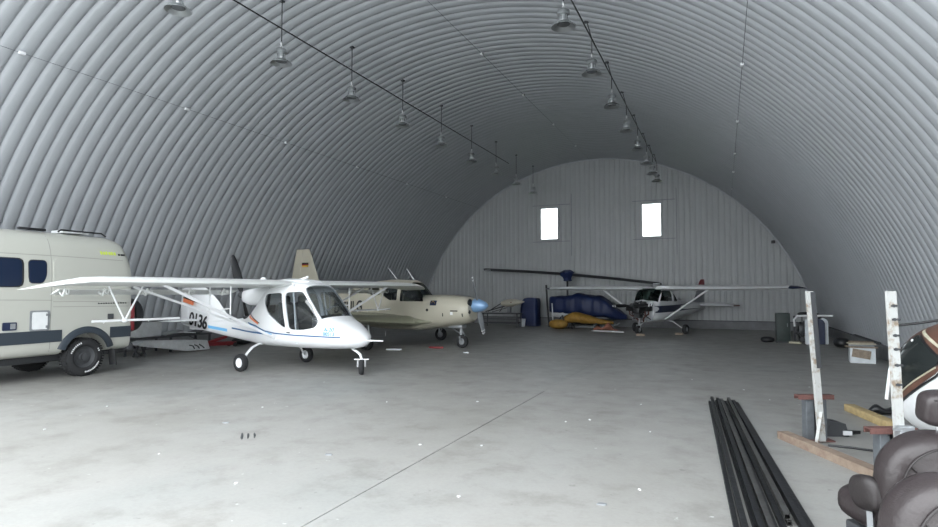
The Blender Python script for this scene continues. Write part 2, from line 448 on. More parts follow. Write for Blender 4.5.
# ------------------------------------------------------------------ lamps, cables
def make_lamp(lean):
    t = thing('high_bay_lamp', 'lamp', 'lamp', group='hanging lamps')
    MB().lathe([(.03, .10), (.10, .095), (.135, .07), (.17, .045), (.225, .0), (.232, -.004), (.232, -.012), (.222, -.008), (.165, .035), (.125, .06), (.03, .085)]).build('lamp_shade', M['lamp_metal'], t)
    MB().lathe([(.001, .052), (.10, .05), (.12, .046), (.12, .042), (.001, .038)]).build('lens', M['lamp_glass'], t)
    h = MB(); h.lathe([(.001, .085), (.075, .085), (.08, .1), (.08, .2), (.075, .21), (.05, .215), (.001, .215)], n=24)
    for k in range(10):
        a = 2 * PI * k / 10; h.box((.083 * math.cos(a), .083 * math.sin(a), .15), (.03, .008, .09), Matrix.Rotation(a, 3, 'Z'))
    h.build('neck', M['lamp_metal'], t)
    MB().lathe([(.001, .21), (.09, .213), (.118, .225), (.118, .29), (.105, .31), (.03, .325), (.001, .33)], n=28).build('ballast_housing', M['lamp_metal'], t)
    k = MB(); k.tube([(.025 * math.cos(a), 0, .36 + .04 * math.sin(a)) for a in [2 * PI * i / 14 for i in range(15)]], .008, 6)
    k.ell((0, 0, .445), (.028, .028, .045), nu=12, nv=8); k.build('hook', M['steel'], t)
    return t
def add_rod(t, lean, x, z):
    top = arch_z(x + lean) + .02 - z
    m = MB(); m.rod((0, 0, .44), (0, 0, .80), .012, 8); m.rod((0, 0, .80), (lean, 0, top), .012, 8); m.box((lean, 0, top - .05), (.09, .09, .03))
    m.build('hanger_rod', M['dark_grey'], t)
ORD = ['nearest', 'second', 'third', 'fourth', 'fifth', 'sixth', 'seventh', 'eighth', 'ninth']
proto = make_lamp(0)
def lamp_row(x, z, ys, lab, lean, first):
    for k, y in enumerate(ys):
        o = proto if (first and k == 0) else copy_tree(proto)
        for c_ in children(o):
            if c_.name.startswith('hanger_rod'): bpy.data.objects.remove(c_)
        o.location = (x, y, z); add_rod(o, lean, x, z)
        o['label'] = 'dome-shaped metal hangar lamp, %s from the viewer in the %s hanging row' % (ORD[k], lab)
lamp_row(-8.78, 6.73, [7.225 + 2.636 * k for k in range(9)], 'left', .0, True)
lamp_row(-2.664, 6.722, [10.57 + 2.596 * k for k in range(6)] + [25.6, 27.45], 'right', -.12, False)
for x, z, y1, lab in ((-8.78, 7.473, 24.4, 'left'), (-2.664, 7.424, 26.4, 'right')):
    m = MB(); n = 24
    m.tube([(x + .05, Y0 + .1 + (y1 - Y0) * k / n, z) for k in range(n + 1)], .016, 8)
    tag(m.build('power_cable', M['black']), 'black power cable strung along the %s row of lamps' % lab, 'cable')
for x, z, lab, ys in ((-12.22, 6.30, 'left wall curve', [6.63, 10.38, 14.0, 17.8, 21.5, 25.3]), (-6.14, 8.45, 'crown of the ceiling', [11.2, 15.0, 18.77, 22.6, 26.4]), (.41, 6.075, 'right wall curve', [8.3, 12.13, 16.19, 20.03, 23.1, 26.9])):
    wr = MB().tube([(x, Y0 + .2, z), (x, D - .2, z)], .006, 6).build('tension_wire', M['grey'])
    tag(wr, 'thin wire with bright clips running along the ' + lab, 'wire', 'ceiling wires')
    for y in ys:
        MB().box((x, y, z), (.07, .12, .06), bev=.015).build('wire_clip', M['white_paint'], wr)

# ------------------------------------------------------------------ white pusher airplane
A = thing('light_airplane', 'white high-wing pusher light airplane numbered 0136 parked beside the camper van', 'airplane', (-9.575, 10.72, 0), R(-7))
hull = Hull([  # x, w, zb, zc, zt, eb, et
    (-3.5, .05, .86, .94, 1.02, 2, 2), (-2.9, .09, .78, .90, 1.03, 2.2, 2.2), (-2.2, .15, .70, .87, 1.03, 2.4, 2.4), (-1.3, .21, .60, .86, 1.08, 2.6, 2.4),
    (-.75, .30, .545, .88, 1.20, 2.8, 2.4), (-.45, .40, .52, .92, 1.42, 3, 2.4), (-.15, .48, .505, .97, 1.70, 3.2, 2.6), (.15, .54, .5, 1.0, 1.88, 3.4, 3.2), (.5, .565, .5, 1.0, 1.965, 3.4, 3.6),
    (1.0, .57, .5, 1.0, 1.965, 3.4, 3.8), (1.32, .565, .5, 1.0, 1.93, 3.4, 3.8), (1.48, .56, .505, .98, 1.83, 3.2, 3.8), (1.75, .545, .51, .93, 1.52, 3, 3.8), (2.0, .515, .515, .89, 1.235, 2.9, 3.2),
    (2.1, .495, .52, .87, 1.18, 2.8, 2.8), (2.3, .44, .53, .84, 1.11, 2.6, 2.4), (2.5, .35, .55, .80, 1.0, 2.3, 2.2), (2.66, .23, .59, .765, .90, 2.1, 2), (2.75, .11, .65, .745, .81, 2, 2), (2.78, .03, .71, .74, .765, 2, 2)])
wpoly1 = rpoly([(.20, 1.685), (.76, 1.715), (.94, .945), (.80, .99), (.36, 1.26), (.20, 1.5)], .09)
wpoly2 = rpoly([(.86, 1.715), (1.36, 1.745), (1.68, 1.42), (1.88, 1.10), (1.78, .98), (1.45, .925), (1.04, .925)], .10)
ws = [(1.44, 2.02), (1.38, 1.80), (1.92, 1.16), (2.22, 1.30)]
cuts = [xz_prism(wpoly1, -1, 1), xz_prism(wpoly2, -1, 1), xz_prism(ws, -.515, .515)]
hull.build('fuselage', M['white_paint'], A, cuts, .03, 70, 56)
hull.pane('windshield', M['glass_cabin'], A, 1.3, 2.16, R(8), R(172), -.018, 18, 24)
hull.pane('side_window', M['glass_cabin'], A, .1, 1.95, R(-25), R(72), -.016, 22, 18)
hull.pane('side_window', M['glass_cabin'], A, .1, 1.95, R(108), R(205), -.016, 22, 18)
for pth, wd, mm in (([(-.5, 1.02), (-.1, .96), (.25, .865), (.6, .825), (1.2, .805), (1.9, .80), (2.38, .79)], .026, 'blue'), ([(-1.3, .86), (-.7, .82), (-.1, .81), (.3, .80)], .034, 'blue'),
                    ([(-.42, .985), (-.1, .915), (.25, .835), (.5, .80)], .022, 'lightblue'), ([(-2.3, .86), (-1.9, .83), (-1.5, .80)], .07, 'lightblue'), ([(-.5, 1.17), (-.3, 1.11), (.0, 1.02)], .05, 'orange'), ([(-.48, 1.225), (-.25, 1.14), (.05, 1.03)], .022, 'black')):
    hull.strip(MB(), pth, wd, -1).build('stripe', M[mm], A)
MB().rod((.99, -(hull.y(.99, .86) + .01), .86), (1.08, -(hull.y(1.08, .855) + .012), .855), .012, 8).build('door_handle', M['dark_grey'], A)
fx = lambda x, y, z: Matrix(((1, 0, 0, x), (0, 0, -1, y), (0, 1, 0, z), (0, 0, 0, 1)))     # text reading on the starboard side
hull_text('A-20', .11, M['letter_blue'], A, 'lettering', hull, 2.13, .945)
hull_text('00513', .105, M['letter_blue'], A, 'lettering', hull, 2.13, .855)
# interior
m = MB(); m.ell((1.72, 0, 1.03), (.25, .46, .20), 2.8); m.box((1.58, 0, 1.02), (.10, .80, .26), bev=.03); m.build('dashboard', M['dark_grey'], A)
for y in (-.25, .25):
    m = MB(); m.box((.95, y, .72), (.5, .40, .14), bev=.05); m.box((.66, y, 1.12), (.12, .40, .78), Matrix.Rotation(R(-14), 3, 'Y'), bev=.05); m.box((.58, y, 1.56), (.09, .24, .16), bev=.04)
    m.build('seat', M['dark_grey'], A)
m = MB()
for y in (-.50, .50): m.rod((1.22, y, .62), (1.02, y * .9, 1.93), .018, 8)
m.rod((1.5, 0, 1.05), (1.25, 0, .75), .02, 8); m.build('cabin_frame', M['foam'], A)
# wings: level with drooped tips
def a20wing(s_):
    sec = []
    for y, xl_, c_, z, tc_ in ((.25, .92, 1.36, 1.895, .75), (.62, .92, 1.36, 1.895, .85), (2.5, .92, 1.34, 1.90, .85), (4.2, .90, 1.28, 1.905, .8), (4.5, .88, 1.22, 1.897, .75), (4.8, .82, 1.08, 1.865, .55), (5.05, .70, .88, 1.825, .32), (5.15, .60, .66, 1.80, .12)):
        sec.append((s_ * y, xl_, c_, z, tc_, R(2.5)))
    return wing(sec)
for s_ in (-1, 1):
    wo = a20wing(s_).build('wing', M['fabric_white'], A)
    fl_ = wing([(s_ * .75, -.42, .34, 1.765, .8, R(16)), (s_ * 4.4, -.38, .32, 1.775, .8, R(16))]).build('flaperon', M['fabric_white'], wo)
    for y in (1.2, 2.0, 2.9, 3.7, 4.35):
        h = MB(); h.bar((-.28, s_ * y, 1.80), (-.36, s_ * y, 1.67), .015, .05); h.bar((-.36, s_ * y, 1.67), (-.48, s_ * y, 1.73), .015, .03)
        h.tube([(-.2 + .05 * math.cos(a), s_ * y, 1.80 - .055 + .05 * math.sin(a)) for a in [R(40 - 22 * k) for k in range(12)]], .009, 6)
        h.build('hinge_bracket', M['fabric_white'], wo)
    MB().bar((.72, s_ * 3.25, 1.88), (.60, s_ * .56, .72), .026, .05).build('wing_strut', M['white_paint'], A)
    MB().bar((-.16, s_ * 3.25, 1.83), (.10, s_ * .54, .86), .024, .042).build('wing_strut', M['white_paint'], A)
    j = MB(); j.rod((.66, s_ * 1.75, 1.88), (.66, s_ * 1.75, 1.28), .014, 8); j.rod((0, s_ * 1.75, 1.83), (-.02, s_ * 1.75, 1.24), .014, 8); j.rod((.66, s_ * 1.75, 1.40), (-.02, s_ * 1.75, 1.34), .012, 8)
    j.build('jury_strut', M['white_paint'], A)
    sb = MB(); sb.tube([(.12, s_ * y, 1.225) for y in (2.5, 2.8, 3.5, 4.1)], .022, 8)
    for y in (2.7, 3.1, 3.9): sb.rod((.12, s_ * y, 1.225), (.10, s_ * y, 1.19), .012, 6)
    sbo = sb.build('spray_boom', M['white_paint'], A)
    v = MB(); v.rod((.12, s_ * 3.55, 1.22), (.12, s_ * 3.22, 1.87), .016, 8); v.rod((.12, s_ * 3.55, 1.22), (.12, s_ * 3.86, 1.87), .016, 8); v.ell((.12, s_ * 3.55, 1.225), (.04, .06, .045), nu=12, nv=8)
    v.build('boom_bracket', M['white_paint'], sbo)
# cabin roof fairing with scoop
m = MB(); m.loft([[Vector((x, w_ * math.cos(t), z + .05 * math.sin(t))) for t in [2 * PI * k / 20 for k in range(20)]] for x, w_, z in ((.2, .25, 1.97), (.55, .34, 1.985), (.95, .32, 1.975), (1.25, .2, 1.94))])
m.build('roof_fairing', M['white_paint'], A)
m = MB(); m.loft([[Vector((x, -.10 + r_ * math.cos(t), z + r_ * .8 * math.sin(t))) for t in [2 * PI * k / 14 for k in range(14)]] for x, r_, z in ((.72, .012, 2.0), (.90, .022, 2.02), (1.08, .035, 2.055), (1.12, .02, 2.07))]); m.build('air_scoop', M['white_paint'], A)
m = MB(); m.ell((.25, -.60, 1.99), (.08, .06, .07)); m.build('fuel_cap', M['white_paint'], A)
# engine nacelle and propeller behind the cabin
m = MB()
rg = []
for x, w_, h_, z in ((.02, .24, .20, 1.64), (-.35, .27, .22, 1.62), (-.75, .25, .20, 1.61), (-1.0, .18, .15, 1.62), (-1.08, .10, .09, 1.63)):
    rg.append([Vector((x, w_ * math.copysign(abs(math.cos(t)) ** .6, math.cos(t)), z + h_ * math.copysign(abs(math.sin(t)) ** .6, math.sin(t)))) for t in [2 * PI * (k + .5) / 28 for k in range(28)]])
m.loft(rg); m.build('engine_nacelle', M['white_paint'], A)
m = MB(); m.tube([(.12, -.27, 1.86), (.08, -.29, 1.6), (.05, -.28, 1.38)], .03, 8); m.box((-.35, 0, 1.36), (.35, .3, .22), bev=.04); m.tube([(-.3, -.12, 1.3), (-.6, -.2, 1.15), (-.85, -.22, 1.12)], .035, 8)
for x in (-.2, -.5): m.rod((x, -.18, 1.4), (x + .15, -.2, 1.1), .02, 8)
m.build('exhaust', M['dark_grey'], A)
P = MB().lathe([(.001, -.14), (.05, -.12), (.085, -.04), (.09, .04), (.07, .08), (.001, .08)], (-1.2, 0, 1.66), (1, 0, 0), 24).build('propeller', M['dark_grey'], A)
def blade(mb, c, ang, L, ch, hand=1):
    rg = []
    for u, cw, tw in ((.06, .35, 60), (.18, .62, 48), (.35, 1., 36), (.6, .95, 26), (.85, .72, 19), (.97, .48, 16), (1., .2, 15)):
        r_ = L * u; d = Vector((0, math.sin(ang), math.cos(ang))); s2 = Vector((0, math.cos(ang), -math.sin(ang)))
        q = s2 * math.cos(R(tw)) + Vector((hand, 0, 0)) * math.sin(R(tw)); n_ = d.cross(q)
        rg.append([Vector(c) + d * r_ + q * (ch * cw / 2 * math.cos(t)) + n_ * (ch * .11 * cw * math.sin(t) + (.012 if u < .2 else .003) * math.sin(t)) for t in [2 * PI * k / 14 for k in range(14)]])
    return mb.loft(rg)
for k in range(2): blade(MB(), (-1.22, 0, 1.66), R(-17 + 180 * k), 1.0, .21).build('blade', M['black'], P)
# tail
def fin(secs, tc_=.8):
    rg = []
    for z, xl_, c_ in secs:
        up = [(u, v * tc_ * c_) for u, v in AF]; lo = [(u, -v * tc_ * c_) for u, v in AF[1:]][::-1]
        rg.append([Vector((xl_ - u * c_, v, z)) for u, v in up + lo])
    return MB().loft(rg)
fin([(.76, -1.55, 1.7), (1.0, -1.62, 1.66), (1.2, -1.78, 1.52), (1.5, -2.10, 1.24), (1.75, -2.45, .92), (1.84, -2.62, .72)], .5).build('fin', M['white_paint'], A)
fin([(.90, -3.26, .36), (1.4, -3.31, .34), (1.84, -3.30, .30)], .35).build('rudder', M['white_paint'], A)
text('0136', .46, M['black'], A, 'lettering', fx(-2.68, -.160, .985) @ Matrix.Rotation(R(-9), 4, 'Z') @ Matrix.Diagonal((.84, 1, 1, 1)), .004, spacing=.95)
MB().bar((-3.42, -.085, 1.58), (-2.5, -.100, 1.42), .008, .05).build('stripe', M['black'], A)
MB().bar((-3.42, -.085, 1.52), (-2.98, -.095, 1.43), .008, .10).build('stripe', M['orange'], A)
for s_ in (-1, 1):
    wing([(s_ * .04, -2.65, .78, 1.0, .6, 0), (s_ * .7, -2.73, .66, 1.0, .55, 0), (s_ * .85, -2.85, .45, 1.0, .3, 0)]).build('stabilizer', M['white_paint'], A)
# undercarriage
for s_ in (-1, 1):
    m = MB(); m.tube([(-.12, s_ * .22, .55), (-.10, s_ * .42, .545), (-.06, s_ * .62, .49), (-.02, s_ * .80, .36), (0, s_ * .88, .195)], .035, 10, rads=[.05, .048, .042, .036, .03], flat=.55)
    m.rod((0, s_ * .86, .19), (0, s_ * 1.0, .19), .018, 10)
    g = m.build('main_gear_leg', M['white_paint'], A)
    wheel(g, (0, s_ * .96, .19), .19, .14, hub_r=.55)
m = MB(); m.tube([(2.30, 0, .58), (2.36, 0, .52), (2.48, 0, .47), (2.57, 0, .41), (2.60, 0, .33), (2.60, 0, .27)], .028, 10)
ax = Vector((.80, .60, 0)); sd = Vector((-.6, .8, 0)); nc = Vector((2.60, 0, .16))
for k in (-.075, .075): m.bar(nc + ax * k + Vector((0, 0, .15)), nc + ax * k - Vector((0, 0, .0)), .012, .04)
m.bar(nc + ax * -.15 + Vector((0, 0, .16)), nc + ax * .15 + Vector((0, 0, .16)), .05, .022)
g = m.build('nose_gear_leg', M['white_paint'], A)
wheel(g, nc, .16, .10, ax, hub_m=M['grey'])
m = MB(); m.rod((2.62, -.04, .715), (3.22, -.06, .735), .02, 10, .012); m.build('pitot_tube', M['white_paint'], A)
m = MB(); m.lathe([(.001, .02), (.035, .02), (.04, 0), (.04, -.03), (.001, -.03)], (2.60, -.2, .70), (.9, -.42, 0), 16); m.build('tow_eye', M['dark_grey'], A)

# ------------------------------------------------------------------ beige four-seater
B = thing('touring_airplane', 'beige low-wing airplane lettered D-EULG with a light blue propeller spinner', 'airplane', (-9.518, 16.70, 0), R(-6))
yk = Hull([(-5.15, .06, 1.14, 1.24, 1.36, 2, 2), (-4.2, .20, .98, 1.18, 1.48, 2.2, 2.2), (-2.9, .38, .76, 1.08, 1.68, 2.6, 2.4), (-1.9, .50, .62, 1.04, 1.90, 3, 2.6), (-1.1, .58, .54, 1.04, 2.08, 3.2, 2.9),
           (-.35, .62, .51, 1.05, 2.13, 3.2, 3.0), (.32, .63, .51, 1.05, 2.11, 3.2, 3.0), (.48, .63, .515, 1.05, 2.04, 3.2, 3.0), (.70, .625, .525, 1.05, 1.80, 3.1, 2.9), (.90, .62, .54, 1.06, 1.61, 3, 2.8),
           (1.3, .60, .59, 1.08, 1.635, 2.8, 2.7), (1.85, .565, .67, 1.12, 1.62, 2.5, 2.5), (2.27, .52, .74, 1.15, 1.585, 2.3, 2.3), (2.47, .46, .80, 1.17, 1.535, 2.1, 2.1), (2.55, .38, .88, 1.2, 1.475, 2, 2)])
d1 = rpoly([(-.60, 1.93), (.05, 1.96), (.07, 1.46), (-.24, 1.46), (-.50, 1.60)], .06)
d2 = rpoly([(.19, 1.96), (.46, 1.96), (.78, 1.69), (1.04, 1.43), (.19, 1.43)], .05)
d0 = rpoly([(-1.25, 1.86), (-.74, 1.92), (-.62, 1.62), (-1.05, 1.62)], .06)
yk.build('fuselage', M['beige'], B, [xz_prism(d1, -1, 1), xz_prism(d2, -1, 1), xz_prism(d0, -1, 1), xz_prism([(.48, 2.14), (.43, 1.95), (.78, 1.56), (1.0, 1.70)], -.52, .52)], .03, 70, 48)
yk.pane('windshield', M['glass_dark'], B, .34, .98, R(10), R(170), -.018)
yk.pane('side_window', M['glass_dark'], B, -1.4, 1.15, R(10), R(75), -.016)
yk.pane('side_window', M['glass_dark'], B, -1.4, 1.15, R(105), R(170), -.016)
m = MB()
for y in (-.3, .3):
    m.box((-.3, y, .95), (.5, .45, .16), bev=.05); m.box((-.6, y, 1.35), (.14, .45, .7), bev=.05)
m.box((-1.2, 0, 1.3), (.14, 1.0, .6), bev=.05); m.box((.78, 0, 1.40), (.2, 1.0, .26), bev=.04); m.build('seat', M['dark_grey'], B)
for s_ in (-1, 1):
    wo = wing([(s_ * .45, 1.05, 2.35, .74, 1.05, R(2)), (s_ * .9, .80, 2.05, .78, 1.1, R(2)), (s_ * 3, .58, 1.60, .93, 1.05, R(1)), (s_ * 4.1, .46, 1.30, 1.01, 1., 0), (s_ * 4.4, .36, 1.05, 1.035, .7, 0), (s_ * 4.5, .15, .6, 1.04, .3, 0)]).build('wing', M['olive_shaded'], B)  # whole wing takes the darkened tone of its shaded upper side
    MB().ell((.40, s_ * 4.36, 1.05), (.07, .05, .04)).build('position_light', M['redlamp'] if s_ > 0 else M['dark_green'], wo)
    m = MB(); m.loft([[Vector((x, s_ * (yy + w_ * math.cos(t)), z + h_ * math.sin(t))) for t in [2 * PI * k / 16 for k in range(16)]] for x, yy, w_, z, h_ in ((1.35, .56, .03, .80, .02), (1.1, .58, .12, .80, .06), (.5, .62, .25, .82, .15), (-.3, .64, .30, .84, .20), (-1.0, .60, .28, .86, .20), (-1.8, .5, .16, .90, .15), (-2.6, .40, .04, .95, .05))])
    m.build('wing_fairing', M['olive_shaded'], B)
    m = MB(); m.rod((.0, s_ * 1.94, .82), (.05, s_ * 1.94, .46), .045, 10); m.rod((.05, s_ * 1.94, .50), (.05, s_ * 1.94, .22), .028, 10); m.bar((.02, s_ * 1.94, .55), (.16, s_ * 1.94, .40), .03, .03); m.bar((.16, s_ * 1.94, .40), (.06, s_ * 1.94, .28), .03, .03); m.rod((.05, s_ * 1.89, .22), (.05, s_ * 2.09, .22), .02, 8)
    m.bar((-.25, s_ * 1.7, .78), (.0, s_ * 1.94, .5), .02, .03)
    g = m.build('main_gear_leg', M['mid_steel'], B); wheel(g, (.05, s_ * 2.05, .22), .22, .16, hub_m=M['mid_steel'])
    wing([(s_ * .06, -3.9, 1.1, 1.36, .7, 0), (s_ * 1.4, -4.1, .85, 1.40, .65, 0), (s_ * 1.6, -4.2, .5, 1.41, .4, 0)]).build('stabilizer', M['beige'], B)
fin([(1.28, -3.0, 1.75), (1.55, -3.35, 1.45), (2.04, -3.80, 1.02), (3.15, -4.27, .40), (3.28, -4.34, .34)], .4).build('fin', M['beige'], B)
fin([(1.10, -4.72, .56), (2.04, -4.80, .44), (3.28, -4.66, .32)], .4).build('rudder', M['beige'], B)
fb = thing('flag_emblem', None, None); fb.parent = B
for k, mm in enumerate(('black', 'red', 'gold')): MB().box((-4.48, -.06, 2.76 - .05 * k), (.26, .06, .05)).build('flag_band', M[mm], fb)
fb.location = (0, 0, 0)
hull_text('D-EULG', .50, M['black'], B, 'lettering', yk, -2.06, 1.20, 4, width=1.36)
m = MB(); yk.patch(m, [(1.30, 1.31), (1.52, 1.31), (1.52, 1.46), (1.30, 1.46)], -1); m.build('emblem', M['navy'], B)
m = MB()
for k in range(12): m.ell((1.41 + .05 * math.cos(2 * PI * k / 12), -yk.y(1.41, 1.385) - .007, 1.385 + .05 * math.sin(2 * PI * k / 12)), (.009, .004, .009), nu=8, nv=6)
m.build('emblem', M['gold'], B)
m = MB(); yk.patch(m, [(2.02, 1.135), (2.26, 1.135), (2.26, 1.17), (2.02, 1.17)], -1)
m.lathe([(.001, .01), (.045, .008), (.045, -.02), (.001, -.02)], (1.22, -yk.y(1.22, 1.17), 1.17), (0, -1, 0), 14)
for x in (1.75, 2.38): yk.patch(m, [(x, .98), (x + .03, .98), (x + .03, 1.08), (x, 1.08)], -1)
m.build('cowl_latch', M['black'], B)
m = MB(); yk.patch(m, [(2.02, 1.03), (2.10, 1.03), (2.10, 1.12), (2.02, 1.12)], -1); m.build('placard', M['white_paint'], B)
m = MB()
for (y, z, r_) in ((-.24, 1.40, .13), (.24, 1.40, .13), (-.30, 1.12, .075), (.3, 1.12, .075)): m.ell((2.53, y, z), (.05, r_, r_ * .9))
m.build('cowl_opening', M['black'], B)
P = MB().lathe([(.20, 0), (.205, .05), (.195, .16), (.165, .28), (.11, .39), (.04, .46), (.001, .47)], (2.55, 0, 1.31), (1, 0, 0), 32).build('propeller', M['spinner_blue'], B)
for a0 in (157, 337):
    blade(MB(), (2.68, 0, 1.31), R(a0), .97, .19, hand=-1).build('blade', M['grey'], P)
tipm = MB()
for a0 in (157, 337):
    for u in (.86, .95):
        d = Vector((0, math.sin(R(a0)), math.cos(R(a0)))); s2 = Vector((0, math.cos(R(a0)), -math.sin(R(a0)))); q = s2 * math.cos(R(18)) + Vector((-1, 0, 0)) * math.sin(R(18)); n_ = d.cross(q)
        rot = Matrix((q, n_, d)).transposed(); tipm.box(Vector((2.68, 0, 1.31)) + d * .97 * u, (.142 if u < .9 else .11, .036, .04), rot, bev=.008)
tipm.build('tip_marking', M['white_paint'], P)
m = MB(); m.rod((2.08, 0, .72), (2.08, 0, .40), .045, 10); m.rod((2.08, 0, .42), (2.08, 0, .30), .03, 10)
for y in (-.09, .09): m.bar((2.08, y, .36), (2.12, y, .20), .02, .05)
m.bar((2.08, 0, .33), (2.08, 0, .36), .2, .07); m.bar((1.75, 0, .62), (2.06, 0, .44), .04, .03); m.bar((2.15, 0, .5), (2.22, 0, .38), .03, .03)
m.box((1.95, 0, .66), (.5, .34, .10), bev=.04)
g = m.build('nose_gear_leg', M['mid_steel'], B); wheel(g, (2.12, 0, .20), .20, .13, hub_m=M['mid_steel'])
m = MB(); m.rod((-.25, -.15, 2.12), (-.62, -.15, 2.52), .012, 8, .008); m.build('antenna', M['white_paint'], B)
m = MB(); m.rod((.32, .0, 2.10), (.02, 0, 2.48), .016, 8, .008); m.build('antenna', M['white_paint'], B)
m = MB(); m.rod((-.45, -.50, .45), (-.45, -.50, .30), .015, 8); m.build('fuel_drain', M['mid_steel'], B)
m = MB(); m.bar((-.6, -.62, .93), (.15, -.90, .93), .02, .02); m.build('step', M['mid_steel'], B)

# ------------------------------------------------------------------ camper van (nose towards the open front)
V = thing('camper_van', 'pale beige high-roof camper van with a dark side band', 'van', (-13.12, 7.97, 0), -PI / 2)
vh = Hull([(-1.04, .90, .62, 1.25, 1.9, 8, 5), (-1.03, .95, .50, 1.25, 2.3, 9, 5), (-.98, .985, .47, 1.25, 2.62, 10, 5), (-.82, 1.0, .47, 1.25, 2.88, 10, 5), (-.55, 1.0, .47, 1.25, 2.945, 10, 5), (.5, 1.005, .47, 1.25, 2.955, 10, 5), (3.2, 1.005, .47, 1.25, 2.955, 10, 5),
           (3.9, 1.0, .47, 1.25, 2.90, 10, 4.5), (4.4, .99, .47, 1.2, 2.50, 9, 4), (4.9, .98, .46, 1.1, 1.78, 9, 4), (5.15, .97, .46, 1.0, 1.45, 8, 4), (5.7, .95, .45, .9, 1.22, 8, 4), (5.9, .88, .42, .8, 1.08, 6, 3.5), (6.0, .70, .42, .72, .95, 5, 3)])
def arc(cx, cz, r, a0, a1, n=14): return [(cx + r * math.cos(R(a0 + (a1 - a0) * k / n)), cz + r * math.sin(R(a0 + (a1 - a0) * k / n))) for k in range(n + 1)]
cuts = []
for cx in (0, 3.66):
    for s_ in (-1, 1): cuts.append(xz_prism(arc(cx, .42, .50, -5, 185) + [(cx - .5, .3), (cx + .5, .3)], s_ * .60, s_ * 1.2))
body = vh.build('body', M['van'], V, (), nx=110, nt=72)
body.parent = None; cut(body, cuts); body.data.materials.clear(); body.data.materials.append(M['van']); body.parent = V
for cx in (0, 3.66):
    for s_ in (-1, 1):
        m = MB(); m.loft([[Vector((cx + r_ * math.cos(a), s_ * y_, .42 + r_ * math.sin(a))) for r_, y_ in ((.47, .985), (.60, .985), (.60, 1.02), (.56, 1.045), (.47, 1.045))] for a in [R(18 + 146 * k / 24) for k in range(25)]])
        m.build('wheel_arch', M['van_band'], V)
        g = MB(); g.lathe([(.001, .02), (.12, .02), (.13, 0), (.13, -.2), (.001, -.2)], (cx, s_ * .80, .39), (0, s_, 0), 20); ax_ = g.build('axle', M['dark_grey'], V)
        wheel(ax_, (cx, s_ * .87, .39), .39, .245, hub_m=M['dark_grey'], hub_r=.56, tread=True)
        h = MB(); h.lathe([(.07, .118), (.075, .135), (.04, .145), (.001, .145)], (cx, s_ * .87, .39), (0, s_, 0), 20); h.build('hub_cap', M['dark_grey'], ax_)
        if s_ > 0:
            h = MB()
            for a0, a1, nn in ((20, 78, 8), (205, 275, 11), (150, 166, 2)):
                for k in range(nn):
                    a = R(a0 + (a1 - a0) * k / nn); d = Vector((math.cos(a), 0, math.sin(a))); tq = Vector((-math.sin(a), 0, math.cos(a)))
                    rot = Matrix((tq, Vector((0, 1, 0)), d)).transposed(); h.box(Vector((cx, .87 + .119, .39)) + d * .305, (.026, .006, .034 if k % 3 else .026), rot)
            h.build('tyre_lettering', M['white_dull'], ax_)
MB().box((-.62, .93, .33), (.02, .22, .36), Matrix.Rotation(R(8), 3, 'Y'), bev=.005).build('mud_flap', M['rubber'], V)
# side band, split by the arches
for x0, x1 in ((-.99, -.50), (.50, 3.16), (4.16, 5.3)):
    for s_ in (-1, 1): vh.strip(MB(), [(x0, .865), (x1, .865)], .235, s_, .012, 16).build('side_band', M['van_band'], V)
for poly, nm, mm in ((rpoly([(1.26, 1.84), (2.3, 1.84), (2.3, 2.36), (1.26, 2.36)], .10), 'window', 'van_glass'), (rpoly([(.82, 2.05), (.88, 1.91), (1.13, 1.91), (1.14, 2.34), (.82, 2.34)], .08), 'window', 'van_glass'), (rpoly([(2.75, 1.75), (3.3, 1.75), (3.3, 2.3), (2.75, 2.3)], .1), 'window', 'van_glass'), (rpoly([(3.75, 1.5), (4.75, 1.5), (4.25, 2.15), (3.75, 2.2)], .08), 'window', 'van_glass'),
                     (rpoly([(.74, .985), (1.10, .985), (1.10, 1.375), (.74, 1.375)], .03), 'hatch_frame', 'grey'), (rpoly([(1.32, 1.02), (1.56, 1.02), (1.56, 1.17), (1.32, 1.17)], .02), 'vent', 'navy'), (rpoly([(-.57, 1.15), (-.44, 1.15), (-.44, 1.265), (-.57, 1.265)], .01), 'socket_cover', 'dark_grey')):
    m = MB(); vh.patch(m, poly, 1, .012); w_ = m.build(nm, M[mm], V)
    if nm == 'window':
        m = MB(); cx_, cz_ = sum(p[0] for p in poly) / len(poly), sum(p[1] for p in poly) / len(poly)
        vh.patch(m, [(cx_ + (x - cx_) * 1.07, cz_ + (z - cz_) * 1.07) for x, z in poly], 1, .006); m.build('window_frame', M['black'], w_)
    if nm == 'hatch_frame':
        m = MB(); vh.patch(m, rpoly([(.785, 1.015), (1.06, 1.015), (1.06, 1.345), (.785, 1.345)], .03), 1, .02); d_ = m.build('hatch_door', M['white_dull'], w_)
        for z in (1.06, 1.29): MB().box((.795, 1.025, z), (.05, .02, .05), bev=.006).build('latch', M['grey'], w_)
    if nm == 'vent':
        m = MB(); vh.patch(m, [(1.345, 1.045), (1.43, 1.045), (1.43, 1.145), (1.345, 1.145)], 1, .018); m.build('vent_grille', M['mid_steel'], w_)
